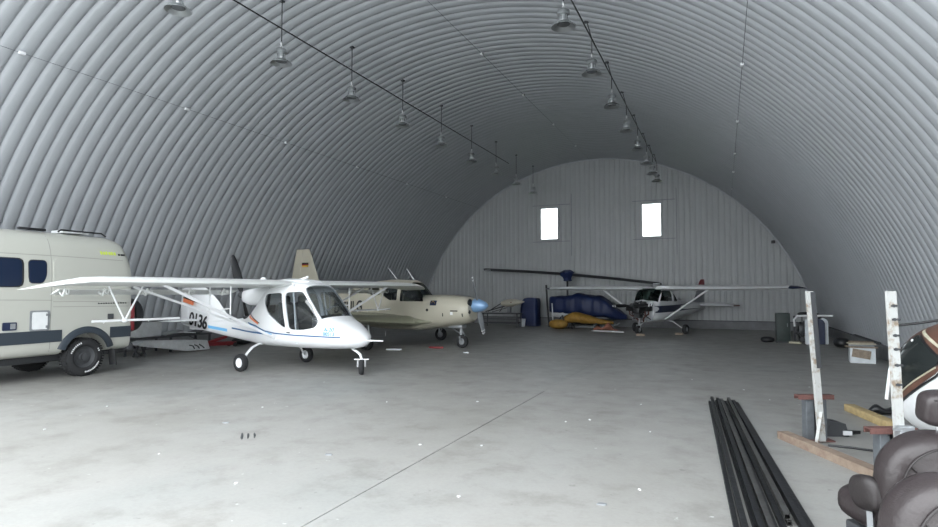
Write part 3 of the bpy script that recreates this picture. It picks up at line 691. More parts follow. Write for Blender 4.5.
# creases and the raised rear panel
cr = mat('van_crease', (.28, .285, .26), .5)
for pth in ([(.70, 1.57), (1.7, 1.59), (3.3, 1.6)], [(-.92, 1.42), (.68, 1.44)], [(-.93, 1.50), (.0, 1.535), (.68, 1.54)]): vh.strip(MB(), pth, .012, 1, .003).build('body_crease', cr, V)
m = MB()
for z0 in [.5 + 2.3 * k / 24 for k in range(25)]: pass
rg = []
for k in range(31):
    z = .49 + 2.36 * k / 30; xx = .72 if z < 1.9 else .72 + .02 * (z - 1.9)
    rg.append([Vector((xx + dx, vh.y(xx, z) + off, z)) for dx, off in ((-.006, .003), (.006, .003), (.006, -.01), (-.006, -.01))])
m.loft(rg); m.build('door_seam', cr, V)
m = MB(); vh.patch(m, rpoly([(-.92, 1.62), (.69, 1.62), (.69, 2.40), (-.70, 2.40), (-.88, 2.2)], .10), 1, .016, 20); m.build('side_panel', M['van'], V)
m = MB(); vh.strip(m, [(-.78, 2.42), (.0, 2.44), (.70, 2.45), (3.0, 2.46)], .014, 1, .004); m.build('body_crease', cr, V)
# lettering too small to read: rows of strokes
x = .30
for k in range(9):
    w0 = (.045, .05, .04, .055)[k % 4]
    if k < 6: m = MB(); vh.patch(m, [(x - .58 - w0, 2.53), (x - .58, 2.53), (x - .575, 2.60 - .012 * (k % 2)), (x - .575 - w0, 2.60)], 1, .008, 3, 2); m.build('lettering', M['lime'], V)
    else: m = MB(); vh.patch(m, [(x - .62 - w0, 2.525), (x - .62, 2.525), (x - .62, 2.565), (x - .62 - w0, 2.565)], 1, .008, 3, 2); m.build('lettering', M['black'], V)
    x -= .06
x = -.22
for k in range(12):
    m = MB(); vh.patch(m, [(x - .04, 1.478), (x, 1.478), (x, 1.50 + .006 * (k % 3 == 0)), (x - .035, 1.50)], 1, .006, 3, 2); m.build('lettering', M['black'], V); x -= .055
# roof rails and rack
for s_ in (-1, 1):
    m = MB(); m.tube([(.45, s_ * .70, 2.96), (.40, s_ * .70, 3.0), (-.45, s_ * .70, 3.0), (-.55, s_ * .70, 2.94)], .018, 8); m.build('roof_rail', M['black'], V)
MB().box((.05, .45, 2.985), (.55, .4, .06), bev=.02).build('roof_hatch', M['white_dull'], V)
MB().box((.9, .62, 2.975), (.5, .08, .05), bev=.015).build('awning_mount', M['black'], V)
MB().box((2.0, .0, 2.98), (.8, .6, .08), bev=.03).build('roof_vent', M['dark_grey'], V)
# rear lamps, bumper, spare wheel, tow bar
for s_ in (-1, 1): MB().box((-1.03, s_ * .935, 1.17), (.09, .15, .60), bev=.03).build('tail_lamp', M['redlamp'], V)
MB().box((-1.03, 0, .52), (.16, 1.88, .18), bev=.05).build('rear_bumper', M['dark_grey'], V)
m = MB(); m.lathe([(.001, .11), (.30, .11), (.36, .08), (.385, 0), (.36, -.08), (.30, -.11), (.001, -.11)], (-1.24, .60, 1.20), (1, 0, 0), 40); m.build('spare_wheel_cover', M['black'], V)
m = MB(); m.bar((-1.0, .60, 1.20), (-1.14, .60, 1.20), .3, .3); m.bar((-1.05, .2, .55), (-1.10, .2, 1.2), .06, .06); m.build('wheel_carrier', M['dark_grey'], V)
m = MB(); m.bar((-.8, 0, .42), (-1.22, 0, .40), .07, .07); m.rod((-1.22, 0, .39), (-1.22, 0, .50), .02, 10); m.ell((-1.22, 0, .52), (.03, .03, .03), nu=12, nv=8); m.box((-1.14, .3, .45), (.10, .9, .08), bev=.015); m.build('tow_bar', M['black'], V)
vh.pane('windshield', M['van_glass'], V, 4.25, 4.95, R(38), R(142), .008)
for y in (-.62, .62): MB().ell((5.86, y, .82), (.10, .18, .12), 3).build('headlamp', M['white_dull'], V)
m = MB(); m.box((5.97, 0, .72), (.06, .8, .25), bev=.03); m.build('radiator_grille', M['black'], V)
MB().box((2, 0, .40), (5.4, 1.1, .16), bev=.03).build('underbody', M['dark_grey'], V)

# ------------------------------------------------------------------ high-wing trainer at the end wall
Cc = thing('trainer_airplane', 'white high-wing airplane with bare black engine facing out near the end wall', 'airplane', (-2.58, 25.4, 0), R(-112))
ch = Hull([(-4.75, .05, .95, 1.1, 1.22, 2, 2), (-3.6, .16, .80, 1.05, 1.26, 2.4, 2.4), (-2.2, .32, .62, .98, 1.33, 2.8, 2.6), (-1.3, .46, .53, .95, 1.50, 3, 2.6), (-.7, .56, .50, .95, 1.80, 3.4, 3.2), (-.3, .60, .50, .95, 1.89, 3.6, 4),
           (.5, .60, .50, .95, 1.89, 3.6, 4.5), (.66, .60, .50, .95, 1.80, 3.6, 4.5), (.88, .58, .50, .95, 1.46, 3.2, 3.4), (.99, .54, .52, .95, 1.34, 3, 3), (1.12, .50, .55, .95, 1.31, 2.6, 2.6)])
sp = [xz_prism(rpoly([(-.28, 1.76), (.50, 1.76), (.78, 1.36), (-.28, 1.32)], .06), -1, 1), xz_prism(rpoly([(-1.0, 1.52), (-.42, 1.74), (-.42, 1.32), (-.9, 1.32)], .05), -1, 1), xz_prism([(.54, 1.92), (.46, 1.76), (.84, 1.30), (1.06, 1.43)], -.54, .54), xz_prism([(-.72, 1.84), (-.66, 1.72), (-1.25, 1.44), (-1.36, 1.56)], -.40, .40)]
ch.build('fuselage', M['white_paint'], Cc, sp, .03, 60, 44)
ch.pane('windshield', M['glass_green'], Cc, .42, 1.02, R(12), R(168), -.016)
ch.pane('side_window', M['glass_dark'], Cc, -1.1, .9, R(10), R(78), -.016); ch.pane('side_window', M['glass_dark'], Cc, -1.1, .9, R(102), R(170), -.016)
ch.pane('rear_window', M['glass_green'], Cc, -1.4, -.6, R(20), R(160), -.016)
m = MB(); m.box((.72, 0, 1.26), (.2, .86, .28), bev=.04)
for y in (-.24, .24): m.box((-.2, y, 1.15), (.14, .38, .75), bev=.05)
m.build('seat', M['dark_grey'], Cc)
for s_ in (-1, 1):
    m = MB(); rg = []
    ch.strip(m, [(-4.3, 1.10), (-2.5, 1.08), (-1.0, 1.05), (.4, 1.03), (1.05, 1.02)], .27, s_, .006); m.build('stripe', M['navy'], Cc)
    wo = wing([(s_ * .3, .62, 1.5, 1.835, .8, R(1)), (s_ * 2.6, .62, 1.48, 1.85, .8, R(1)), (s_ * 5.2, .46, 1.12, 1.86, .75, 0)]).build('wing', M['white_paint'], Cc)
    wing([(s_ * 5.2, .46, 1.12, 1.86, .75, 0), (s_ * 5.42, .42, 1.0, 1.86, .55, 0), (s_ * 5.60, .25, .62, 1.845, .28, 0)]).build('wing_tip', M['navy'], Cc)
    MB().bar((.30, s_ * 2.35, 1.82), (.30, s_ * .56, .62), .05, .09, up=(1, 0, 0)).build('wing_strut', M['white_paint'], Cc)
    m = MB(); m.tube([(-.25, s_ * .35, .56), (-.27, s_ * .6, .50), (-.29, s_ * 1.02, .22)], .03, 8, rads=[.04, .036, .028], flat=.7); g = m.build('main_gear_leg', M['white_paint'], Cc)
    wheel(g, (-.29, s_ * 1.12, .20), .20, .15, hub_m=M['grey'])
    wing([(s_ * .05, -3.85, .95, 1.10, 1.1, 0), (s_ * 1.5, -3.98, .78, 1.10, 1., 0), (s_ * 1.62, -4.05, .5, 1.10, .3, 0)]).build('stabilizer', M['white_paint'], Cc)
    MB().box((-4.3, s_ * 1.62, 1.10), (.6, .07, .06), bev=.02).build('stabilizer_tip', M['rust_dark'], Cc)
fin([(1.15, -3.3, 1.35), (1.6, -3.75, 1.0), (2.02, -4.05, .78)], .45).build('fin', M['grey'], Cc)
fin([(2.05, -4.07, .76), (2.2, -4.16, .72), (2.3, -4.3, .50)], .45).build('fin_cap', M['red'], Cc)
# exposed engine
m = MB(); m.box((1.40, 0, 1.02), (.50, .30, .34), bev=.05); m.lathe([(.001, .10), (.09, .08), (.13, 0), (.14, -.1), (.001, -.1)], (1.72, 0, 1.18), (1, 0, 0), 20); m.rod((1.65, 0, 1.18), (1.92, 0, 1.18), .05, 12)
eng = m.build('engine', M['engine'], Cc)
for s_ in (-1, 1):
    for x in (1.28, 1.54):
        m = MB()
        m.rod((x, s_ * .14, 1.06), (x, s_ * .42, 1.06), .075, 14)
        for k in range(7): m.lathe([(.07, -.008), (.115, -.008), (.115, .008), (.07, .008)], (x, s_ * (.18 + .035 * k), 1.06), (0, 1, 0), 16)
        m.box((x, s_ * .44, 1.06), (.17, .06, .20), bev=.02); m.build('cylinder', M['engine'], eng)
    m = MB(); m.tube([(1.28, s_ * .34, .98), (1.30, s_ * .36, .84), (1.40, s_ * .25, .74), (1.3, s_ * .12, .62), (1.2, s_ * .1, .48)], .03, 8); m.tube([(1.54, s_ * .34, .98), (1.52, s_ * .34, .82), (1.42, s_ * .26, .74)], .026, 8); m.build('exhaust', M['rust_dark'], eng)
m = MB(); m.box((1.14, 0, .96), (.03, .92, .80), bev=.01); m.build('firewall', M['mid_steel'], Cc)
m = MB()
for y, z in ((-.2, 1.32), (.05, 1.34), (.22, 1.28)): m.tube([(1.15, y, z - .1), (1.3, y * 1.2, z + .02), (1.5, y * .6, z - .06), (1.6, y * .3, 1.15)], .018, 6)
m.box((1.25, .1, 1.27), (.16, .2, .12), bev=.02); m.box((1.38, -.05, .76), (.3, .26, .16), bev=.03); m.bar((1.14, .38, 1.25), (1.55, .22, .9), .03, .03); m.bar((1.14, -.38, 1.25), (1.55, -.22, .9), .03, .03); m.bar((1.14, .36, .62), (1.55, .22, .86), .03, .03); m.bar((1.14, -.36, .62), (1.55, -.22, .86), .03, .03)
m.build('engine_mount', M['dark_grey'], Cc)
m = MB(); m.tube([(1.06, -.45, 1.18), (1.09, -.30, 1.33), (1.1, 0, 1.38), (1.09, .30, 1.33), (1.06, .45, 1.18)], .03, 8); m.build('cowl_edge', M['white_paint'], Cc)
P = MB().lathe([(.001, -.05), (.09, -.05), (.095, .02), (.06, .06), (.001, .07)], (1.94, 0, 1.18), (1, 0, 0), 20).build('propeller', M['dark_grey'], Cc)
for a0 in (88, 268):
    blade(MB(), (1.94, 0, 1.18), R(a0), .88, .16).build('blade', M['black'], P)
    d = Vector((0, math.sin(R(a0)), math.cos(R(a0))))
    for u in (.84, .95): MB().box(Vector((1.94, 0, 1.18)) + d * .88 * u, (.05, .035, .11 if u < .9 else .09), bev=.006).build('tip_marking', M['white_paint'], P)
m = MB(); m.rod((1.35, 0, .66), (1.42, 0, .36), .04, 10); m.rod((1.42, 0, .38), (1.45, 0, .2), .03, 10)
for y in (-.09, .09): m.bar((1.44, y, .40), (1.46, y, .17), .015, .05)
m.bar((1.44, -.1, .40), (1.44, .1, .40), .07, .03); m.bar((1.16, .22, .56), (1.40, .02, .42), .03, .03); m.bar((1.16, -.22, .56), (1.40, -.02, .42), .03, .03)
g = m.build('nose_gear_leg', M['mid_steel'], Cc); wheel(g, (1.46, 0, .19), .19, .13, hub_m=M['grey'])

# ------------------------------------------------------------------ helicopter under a blue sheet, end wall
H_ = thing('helicopter', 'helicopter with long drooping rotor blades and blue hub cover behind the airplane wing', 'helicopter', (-7.08, 28.45, 0), 0)
for s_, L, dz in ((-1, 4.45, .40), (1, 4.45, -.40)):
    rg = []
    for u in (.04, .1, .3, .55, .8, .97, 1.0):
        x = s_ * L * u; z = 2.56 + dz * u - .10 * u * u; c_ = .10 if u < .08 else (.22 if u < .99 else .16)
        rg.append([Vector((x, c_ * .5 - v * c_, z + t * c_ * 1.4 + (v - .3) * c_ * .55)) for v, t in [(q, w_) for q, w_ in AF] + [(q, -w_) for q, w_ in AF[1:]][::-1]])
    MB().loft(rg).build('rotor_blade', M['dark_grey'], H_)
    MB().box((s_ * L * .95, 0, 2.56 + dz * .95 - .09), (.3, .235, .05), bev=.01).build('blade_sock', M['mid_steel'], H_)
m = MB(); rg = []
for z, r_ in ((2.80, .10), (2.74, .24), (2.66, .34), (2.55, .30), (2.44, .20), (2.34, .17), (2.27, .20), (2.25, .12)):
    rg.append([Vector((r_ * (1 + .18 * math.sin(3 * t + z * 9)) * math.cos(t), r_ * .8 * (1 + .12 * math.sin(4 * t)) * math.sin(t), z + .02 * math.sin(5 * t))) for t in [2 * PI * k / 28 for k in range(28)]])
m.loft(rg); m.build('hub_cover', M['tarp'], H_)
MB().rod((0, 0, 1.2), (0, 0, 2.6), .045, 14).build('rotor_mast', M['dark_grey'], H_)
cab = Hull([(-.75, .25, .5, .9, 1.38, 3, 3), (-.3, .5, .42, .9, 1.45, 3, 3), (.6, .60, .38, .9, 1.50, 3, 3), (1.5, .58, .40, .85, 1.44, 3, 3), (2.1, .48, .42, .75, 1.02, 2.5, 2.5), (2.65, .2, .45, .55, .62, 2, 2)])
cab.build('cabin', M['white_dull'], H_, nx=40)
for y in (-.62, .62):
    m = MB(); m.tube([(-.6, y, .04), (2.0, y, .04), (2.3, y, .12), (2.42, y, .22)], .035, 10)
    for x in (.1, 1.4): m.tube([(x, y * .95, .05), (x, y * .75, .3), (x, y * .4, .5)], .028, 8)
    m.build('landing_skid', M['mid_steel'], H_)
m = MB(); rg = []
secs = [(-.86, 1.44, .70, .30), (-.80, 1.48, .66, .42), (-.3, 1.52, .62, .60), (.15, 1.53, .60, .66), (.55, 1.66, .57, .70), (.75, 1.64, .55, .71), (1.0, 1.58, .52, .72), (1.65, 1.53, .47, .70), (1.95, 1.33, .45, .66), (2.25, 1.05, .43, .56), (2.65, .76, .42, .38), (2.86, .62, .42, .20)]
XS = [-.86 + 3.72 * k / 46 for k in range(47)]
for x in XS:
    zt, zb, w_ = interp(secs, x); ring = []
    for k in range(40):
        t = 2 * PI * k / 40; c, sn = math.cos(t), math.sin(t)
        fold = 1 + .035 * math.sin(x * 9 + 1.5 * sn) * (1 if sn < .5 else .3) + .02 * math.sin(x * 23 + t * 2)
        yy = w_ * fold * math.copysign(abs(c) ** .55, c); zz = (zt + zb) / 2 + (zt - zb) / 2 * math.copysign(abs(sn) ** .55, sn) + (.03 * math.sin(x * 5 + 3 * c) if sn < -.3 else .012 * math.sin(x * 13))
        ring.append(Vector((x, yy, zz)))
    rg.append(ring)
m.loft(rg); tp = m.build('tarpaulin', M['tarp'], None); tp.location = (-7.08, 28.45, 0)
tag(tp, 'dark blue tarpaulin draped over the helicopter cabin under the airplane wing', 'tarpaulin')
# thing propped at the wing tip
tag(MB().tube([(-7.87, 27.95, 0), (-7.97, 27.95, 1.1), (-8.03, 27.98, 2.05)], .045, 10).build('support_pole', M['black']), 'dark upright pole beside the left end of the blue tarpaulin', 'pole')
tag(MB().tube([(-7.66, 27.9, 0), (-7.72, 27.9, 1.15)], .03, 10).build('support_pole', M['white_dull']), 'short pale pole next to the dark pole at the blue tarpaulin', 'pole')
# yellow pieces on the floor before it
t = thing('fuselage_fairing', 'long yellow covered fairing on low trestles before the blue tarpaulin', 'fairing', (-6.0, 27.25, 0))
m = MB(); rg = []
ys_ = [(-1.05, .42, .30, .14), (-.85, .62, .26, .28), (-.42, .76, .26, .36), (0, .70, .24, .36), (.5, .54, .22, .28), (1.0, .42, .22, .18), (1.35, .36, .24, .08)]
for k in range(33):
    x = -1.05 + 2.4 * k / 32; zt, zb, w_ = interp(ys_, x)
    rg.append([Vector((x, w_ * math.cos(a) * (1 + .05 * math.sin(7 * x)), (zt + zb) / 2 + (zt - zb) / 2 * math.sin(a) * (1 + .06 * math.sin(9 * x + 3 * a)))) for a in [2 * PI * i / 24 for i in range(24)]])
m.loft(rg); m.build('cover', M['yellow_cover'], t)
for x in (-.6, .6):
    m = MB(); m.bar((x, -.28, .23), (x, .28, .23), .08, .08)
    for y in (-.24, .24): m.bar((x - .10, y * 1.2, 0), (x, y, .22), .04, .04); m.bar((x + .10, y * 1.2, 0), (x, y, .22), .04, .04)
    m.build('trestle', M['dark_grey'], t)
m = MB(); m.tube([(-.95, -.38, .62), (-.85, -.46, .40), (-.80, -.44, .05)], .03, 8); m.tube([(-1.0, -.3, .55), (-1.15, -.42, .35)], .03, 8); m.build('strap', M['dark_grey'], t)
t = MB(); t.ell((-7.02, 26.45, .23), (.44, .28, .22), 2.3); tag(t.build('wheel_fairing', M['yellow_cover']), 'rounded yellow pod lying beside the long yellow fairing', 'fairing')
t = MB(); rg = []
for k in range(20):
    x = -.55 + 1.1 * k / 19; w_ = .22 * math.sin(PI * (k + 1.2) / 21.5); rg.append([Vector((-4.85 + x, 26.35 + w_ * math.cos(a), .012 + max(.0, .12 * math.sin(PI * (k + 1) / 21) * (1 + .5 * math.sin(x * 11)) * (1 + math.sin(a))))) for a in [2 * PI * i / 16 for i in range(16)]])
t.loft(rg); tag(t.build('cloth_bundle', mat('rag_brown', (.38, .15, .10), .8, 0, var=.5, scale=7, bump=.4)), 'reddish brown cloth bundle at the right end of the yellow fairing', 'cloth')
tag(MB().bar((-5.33, 25.78, .025), (-3.9, 25.22, .025), .10, .05, bev=.008).build('plank', M['white_dull']), 'pale plank lying on the floor left of the airplane nose wheel', 'plank')
# stand, pointed wing tip, blue covered crate, bucket
t = thing('workbench', 'dark metal frame bench under the pointed beige fairing', 'bench', (-10.0, 27.0, 0))
m = MB(); m.box((0, 0, .66), (1.9, .7, .05)); m.build('bench_top', M['dark_grey'], t)
for x in (-.88, .88):
    for y in (-.3, .3): MB().bar((x, y, 0), (x, y, .64), .05, .05, up=(1, 0, 0)).build('leg', M['dark_grey'], t)
m = MB(); m.bar((-.88, -.3, .2), (.88, -.3, .2), .04, .05); m.bar((-.88, .3, .2), (.88, .3, .2), .04, .05); m.bar((-.88, -.3, .4), (.88, -.3, .4), .03, .03); m.build('rail', M['dark_grey'], t)
t = thing('wing_tip_fairing', 'pointed beige fairing with red dot carried on dark struts', 'fairing', (-9.55, 26.95, .705))
m = MB(); m.loft([[Vector((x, w_ * math.cos(a), z + h_ * math.sin(a))) for a in [2 * PI * k / 20 for k in range(20)]] for x, w_, z, h_ in ((-.45, .10, .44, .10), (-.25, .2, .45, .17), (.05, .24, .47, .19), (.35, .18, .50, .14), (.6, .08, .52, .07), (.72, .02, .53, .02))])
m.build('shell', M['beige'], t); MB().ell((.12, -.235, .5), (.03, .02, .03), nu=10, nv=8).build('lamp', M['redlamp'], t)
m = MB(); m.bar((-1.25, -.1, .035), (-.1, -.05, .36), .05, .05); m.bar((-1.2, .1, .03), (-.35, .05, .52), .04, .04); m.bar((-.9, -.1, .025), (.2, 0, .33), .03, .03); m.bar((-.55, 0, .03), (-.3, 0, .4), .03, .03)
m.build('strut', M['black'], t); MB().box((-.05, 0, .15), (.16, .2, .30), bev=.02).build('stand', M['grey'], t)
m = MB(); rg = []
for z, w_, x0 in ((.0, .50, 0), (.4, .49, 0), (.9, .46, .02), (1.25, .42, .06), (1.38, .34, .10), (1.42, .15, .12)):
    rg.append([Vector((-9.05 + x0 + w_ * math.copysign(abs(math.cos(a)) ** .45, math.cos(a)) * (1 + .03 * math.sin(6 * a + z * 4)), 28.55 + .38 * math.copysign(abs(math.sin(a)) ** .45, math.sin(a)) * (1 + .04 * math.sin(5 * a)), z)) for a in [2 * PI * k / 40 for k in range(40)]])
m.loft(rg); tag(m.build('covered_crate', M['tarp']), 'narrow upright crate under dark blue sheet behind the pointed beige fairing', 'crate')
m = MB(); m.lathe([(.001, .01), (.13, .0), (.165, .36), (.175, .38), (.165, .38), (.15, .34), (.12, .03), (.001, .03)], (-9.15, 27.6, 0), n=28); bk = m.build('bucket', M['foam'])
tag(bk, 'small pale bucket on the floor before the blue covered crate', 'bucket')
MB().tube([(-9.15 + .17 * math.cos(a), 27.6 - .06 * math.sin(a) - .02, .37 - .10 * math.sin(a)) for a in [PI * k / 14 for k in range(15)]], .006, 6).build('handle', M['steel'], bk)
m = MB(); m.box((2.1, D - .13, 3.97), (.16, .18, .13), bev=.02); m.rod((2.1, D - .05, 4.0), (2.1, D - .2, 4.03), .015, 8); tag(m.build('security_camera', M['black']), 'small black camera high on the end wall near the right curve', 'camera')
for x, y, lab in ((-3.02, 23.78, 'nose wheel'), (-1.66, 24.90, 'main wheel')):
    m = MB(); m.prism([(x - .16, y - .08, 0), (x - .16, y + .08, 0), (x - .16, y + .02, .08), (x - .16, y - .05, .08)], (.32, 0, 0)); tag(m.build('wheel_chock', M['wood']), 'wooden chock on the floor before the %s of the black-engined airplane' % lab, 'chock')

# ------------------------------------------------------------------ clutter along the left wall
t = thing('tapered_shell', 'white tapered airplane panel with dark squiggle lying behind the white airplane tail', 'panel', (-14.3, 0, 0))
m = MB(); m.prism([(-.22, y, z) for y, z in rpoly([(10.62, .36), (10.9, .42), (12.86, .30), (12.97, .02), (12.2, .03), (11.5, .17), (10.7, .30)], .04, 3)], (.44, 0, 0)); m.build('skin', M['skin'], t)
for k in range(3): MB().tube([(.225, 12.22 + .17 * k, .20), (.23, 12.34 + .17 * k, .17 - .02 * k), (.23, 12.40 + .17 * k, .08)], .018, 6).build('emblem', M['dark_grey'], t)
m = MB()
for y in (10.72, 10.95): m.bar((-.1, y, 0), (.1, y, .30), .04, .04); m.bar((.1, y, 0), (-.1, y, .30), .04, .04)
m.build('trestle', M['dark_grey'], t)
t = thing('storage_box', 'grey white box standing on the rack behind the camper van', 'box', (-14.95, 11.45, .47), R(4))
m = MB(); m.box((0, 0, .21), (.5, .75, .42), bev=.03); m.build('body', M['skin'], t); MB().box((0, 0, .44), (.53, .78, .05), bev=.015).build('lid', M['grey'], t)
t = thing('storage_rack', 'low dark rack behind the white tapered panel', 'rack', (-14.98, 12.1, 0))
MB().box((0, 0, .44), (.7, 2.9, .05), bev=.01).build('shelf', M['dark_grey'], t)
for x in (-.3, .3):
    for y in (-1.4, 0, 1.4): MB().bar((x, y, 0), (x, y, .42), .05, .05, up=(1, 0, 0)).build('leg', M['dark_grey'], t)
for k, (y, z, l, tilt, mm, lab) in enumerate(((12.2, .50, .60, 9, 'mid_steel', 'silver sheet metal offcut leaning on the rack beside the grey box'), (12.75, .50, .45, -5, 'white_dull', 'white sheet offcut lying on the rack under the airplane tail'), (13.24, .49, .42, 14, 'dark_grey', 'dark sheet offcut at the right end of the rack'))):
    m = MB(); m.prism([(-.25, -l / 2, 0), (.25, -l / 2, .0), (.22, l / 2, 0), (-.05, l / 2, 0)], (0, 0, .03)); o = m.build('sheet_offcut', M[mm]); o.location = (-14.9, y, z + abs(math.sin(R(tilt))) * l / 2 - .02); o.rotation_euler = (R(tilt), 0, 0); tag(o, lab, 'sheet')
t = thing('floor_jack', 'red trolley jack frame on the floor below the white airplane tail', 'jack', (-14.45, 13.6, 0), R(80))
m = MB(); m.bar((-.55, -.18, .14), (.55, -.12, .10), .06, .10); m.bar((-.55, .18, .14), (.55, .12, .10), .06, .10); m.box((-.45, 0, .15), (.12, .4, .1)); m.build('frame', M['red'], t)
m = MB(); m.bar((-.4, 0, .16), (.30, 0, .32), .08, .08); m.lathe([(.001, .03), (.08, .03), (.08, 0), (.001, 0)], (.32, 0, .33), n=16); m.build('lifting_arm', M['red'], t)
MB().rod((-.5, 0, .2), (-.95, 0, .42), .02, 8).build('handle', M['dark_grey'], t)
for x, y in ((-.5, -.22), (-.5, .22), (.5, -.16), (.5, .16)): MB().lathe([(.001, .025), (.07, .025), (.07, -.025), (.001, -.025)], (x, y, .07), (0, 1, 0), 16).build('wheel', M['rubber'], t)
t = MB(); rg = []
for k in range(16):
    u = k / 15; rg.append([Vector((-14.5 + .30 * math.cos(a) * math.sin(PI * (.1 + .8 * u)), 14.3 + 1.0 * u, .15 + .14 * math.sin(a) * math.sin(PI * (.1 + .8 * u)) * (1 + .2 * math.sin(8 * u)))) for a in [2 * PI * i / 16 for i in range(16)]])
t.loft(rg); tag(t.build('bag_and_shade_lump', M['black']), 'black limp bag on the floor right of the red jack', 'bag')

# ------------------------------------------------------------------ clutter by the right wall
t = thing('equipment_cabinet', 'dark green cabinet by the end of the right wall', 'cabinet', (1.84, 22.7, 0))
m = MB(); m.box((0, 0, .52), (.42, .5, .96), bev=.02); m.build('body', M['dark_green'], t); MB().box((0, -.255, .55), (.36, .02, .8), bev=.006).build('door', M['dark_green'], t)
MB().box((.12, -.275, .6), (.02, .03, .12)).build('handle', M['grey'], t)
m = MB(); m.box((0, 0, .02), (.44, .52, .04)); m.build('base', M['black'], t)
t = thing('engine_frame', 'dark engine in a wire frame with white top tube beside the dark green cabinet', 'engine', (2.62, 22.85, 0))
MB().tube([(-.42, -.2, .55), (-.44, -.2, .78), (-.34, -.2, .91), (.0, -.2, .915), (.69, -.2, .925)], .035, 10).build('top_tube', M['white_paint'], t)
m = MB()
for x in (-.4, -.2, 0, .2, .35): m.bar((x, -.18, .05), (x, -.18, .88), .025, .025, up=(1, 0, 0))
for z in (.1, .35, .6): m.bar((-.42, -.18, z), (.38, -.18, z), .025, .025)
for x in (-.4, .35): m.bar((x, .2, 0), (x, .2, .88), .04, .04, up=(1, 0, 0)); m.bar((x, -.18, .06), (x, .2, .06), .04, .04); m.bar((x, -.18, .88), (x, .2, .88), .04, .04)
m.build('frame', M['dark_grey'], t)
m = MB(); m.box((-.05, .02, .42), (.5, .3, .4), bev=.05); m.rod((-.3, .0, .6), (.25, .0, .6), .1, 14); m.rod((-.1, -.1, .3), (-.1, -.1, .75), .06, 12); m.rod((.12, -.08, .25), (.12, -.08, .7), .06, 12); m.tube([(-.3, -.1, .7), (-.36, -.12, .4), (-.2, -.14, .18), (.1, -.12, .15)], .03, 8); m.box((-.02, .02, .1), (.5, .34, .16), bev=.02); m.build('engine', M['engine'], t)
m = MB(); m.tube([(-.3, -.05, .93), (.0, .02, .97), (.15, .1, 1.02), (.3, .05, .95)], .05, 8); m.ell((-.1, 0, .98), (.22, .15, .06)); m.build('cover', M['black'], t)
def panel(nm, x0, x1, y, mm, lab, h=.82, th=.10, rad=.16):
    m = MB(); p = [(x0, 0), (x1, 0)] + [(x1 - rad + rad * math.cos(R(9 * k)), h - rad + rad * math.sin(R(9 * k))) for k in range(11)] + [(x0, h)]
    m.prism([(x, y, z) for x, z in p], (0, th, 0)); bmesh.ops.bevel(m.bm, geom=m.bm.edges[:], offset=.012, segments=2, affect='EDGES'); return tag(m.build(nm, M[mm]), lab, 'panel')
o = panel('door_panel', 2.44, 2.80, 22.10, 'foam', 'white round-cornered door panel standing right of the engine frame')
MB().tube([(2.72, 22.09, .05), (2.74, 22.09, .6), (2.68, 22.09, .74), (2.52, 22.09, .775)], .012, 6).build('trim_line', M['grey'], o)
panel('door_panel', 2.72, 3.03, 22.25, 'navy', 'dark blue panel standing behind the white door panel', .83)
panel('door_panel', 2.94, 3.14, 22.38, 'foam', 'narrow white panel standing behind the dark blue panel', .86)
t = MB(); t.ell((3.35, 21.4, .15), (.22, .30, .16), 2.3); tag(t.build('bag_and_shade_lump', M['black']), 'black soft lump added on the floor as shadow before the right wall panels', 'bag')  # added dark lump stands in for the shadow beside the panels
t = MB(); t.ell((1.36, 22.6, .09), (.22, .2, .1), 2.4); tag(t.build('cloth_bundle', M['black']), 'black cloth heap at the foot of the dark green cabinet', 'cloth')
o = MB(); o.bar((2.0, 22.30, .04), (2.32, 22.10, .04), .10, .07, bev=.01); tag(o.build('plank', M['cream']), 'short pale wood piece on the floor before the engine frame', 'plank')
t = thing('foam_box', 'white foam box on the floor by the right wall', 'box', (3.09, 17.1, 0), R(-4))
m = MB(); m.box((0, -.20, .18), (.52, .03, .36)); m.box((0, .20, .18), (.52, .03, .36)); m.box((-.245, 0, .18), (.03, .37, .36)); m.box((.245, 0, .18), (.03, .37, .36)); m.box((0, 0, .02), (.5, .38, .03)); m.build('body', M['foam'], t)
for k, (mm, z, rz, w_, lab) in enumerate((('wood', .385, 6, .60, 'weathered board at the bottom of the pile on the white foam box'), ('grey', .425, -8, .52, 'grey board in the middle of the pile on the white foam box'), ('cream', .465, 4, .56, 'pale board near the top of the pile on the white foam box'), ('wood', .505, 14, .46, 'slanting board topmost on the white foam box'))):
    o = MB().box((0, 0, 0), (w_, .40 - .04 * k, .034), bev=.006).build('board', M[mm]); o.location = (3.08, 17.1, z - .005); o.rotation_euler = (0, 0, R(rz)); tag(o, lab, 'board', 'boards on the foam box')
MB().box((-.03, -.236, .225), (.38, .02, .20), Matrix.Rotation(R(9), 3, 'Y')).build('flap', M['wood'], t)
o = MB().box((0, 0, 0), (.09, 3.2, .05), bev=.01).build('board', M['dark_grey']); o.location = (3.725, 20.0, .377); o.rotation_euler = (0, 0, 0); tag(o, 'long dark board lying on the kerb of the right wall', 'board')

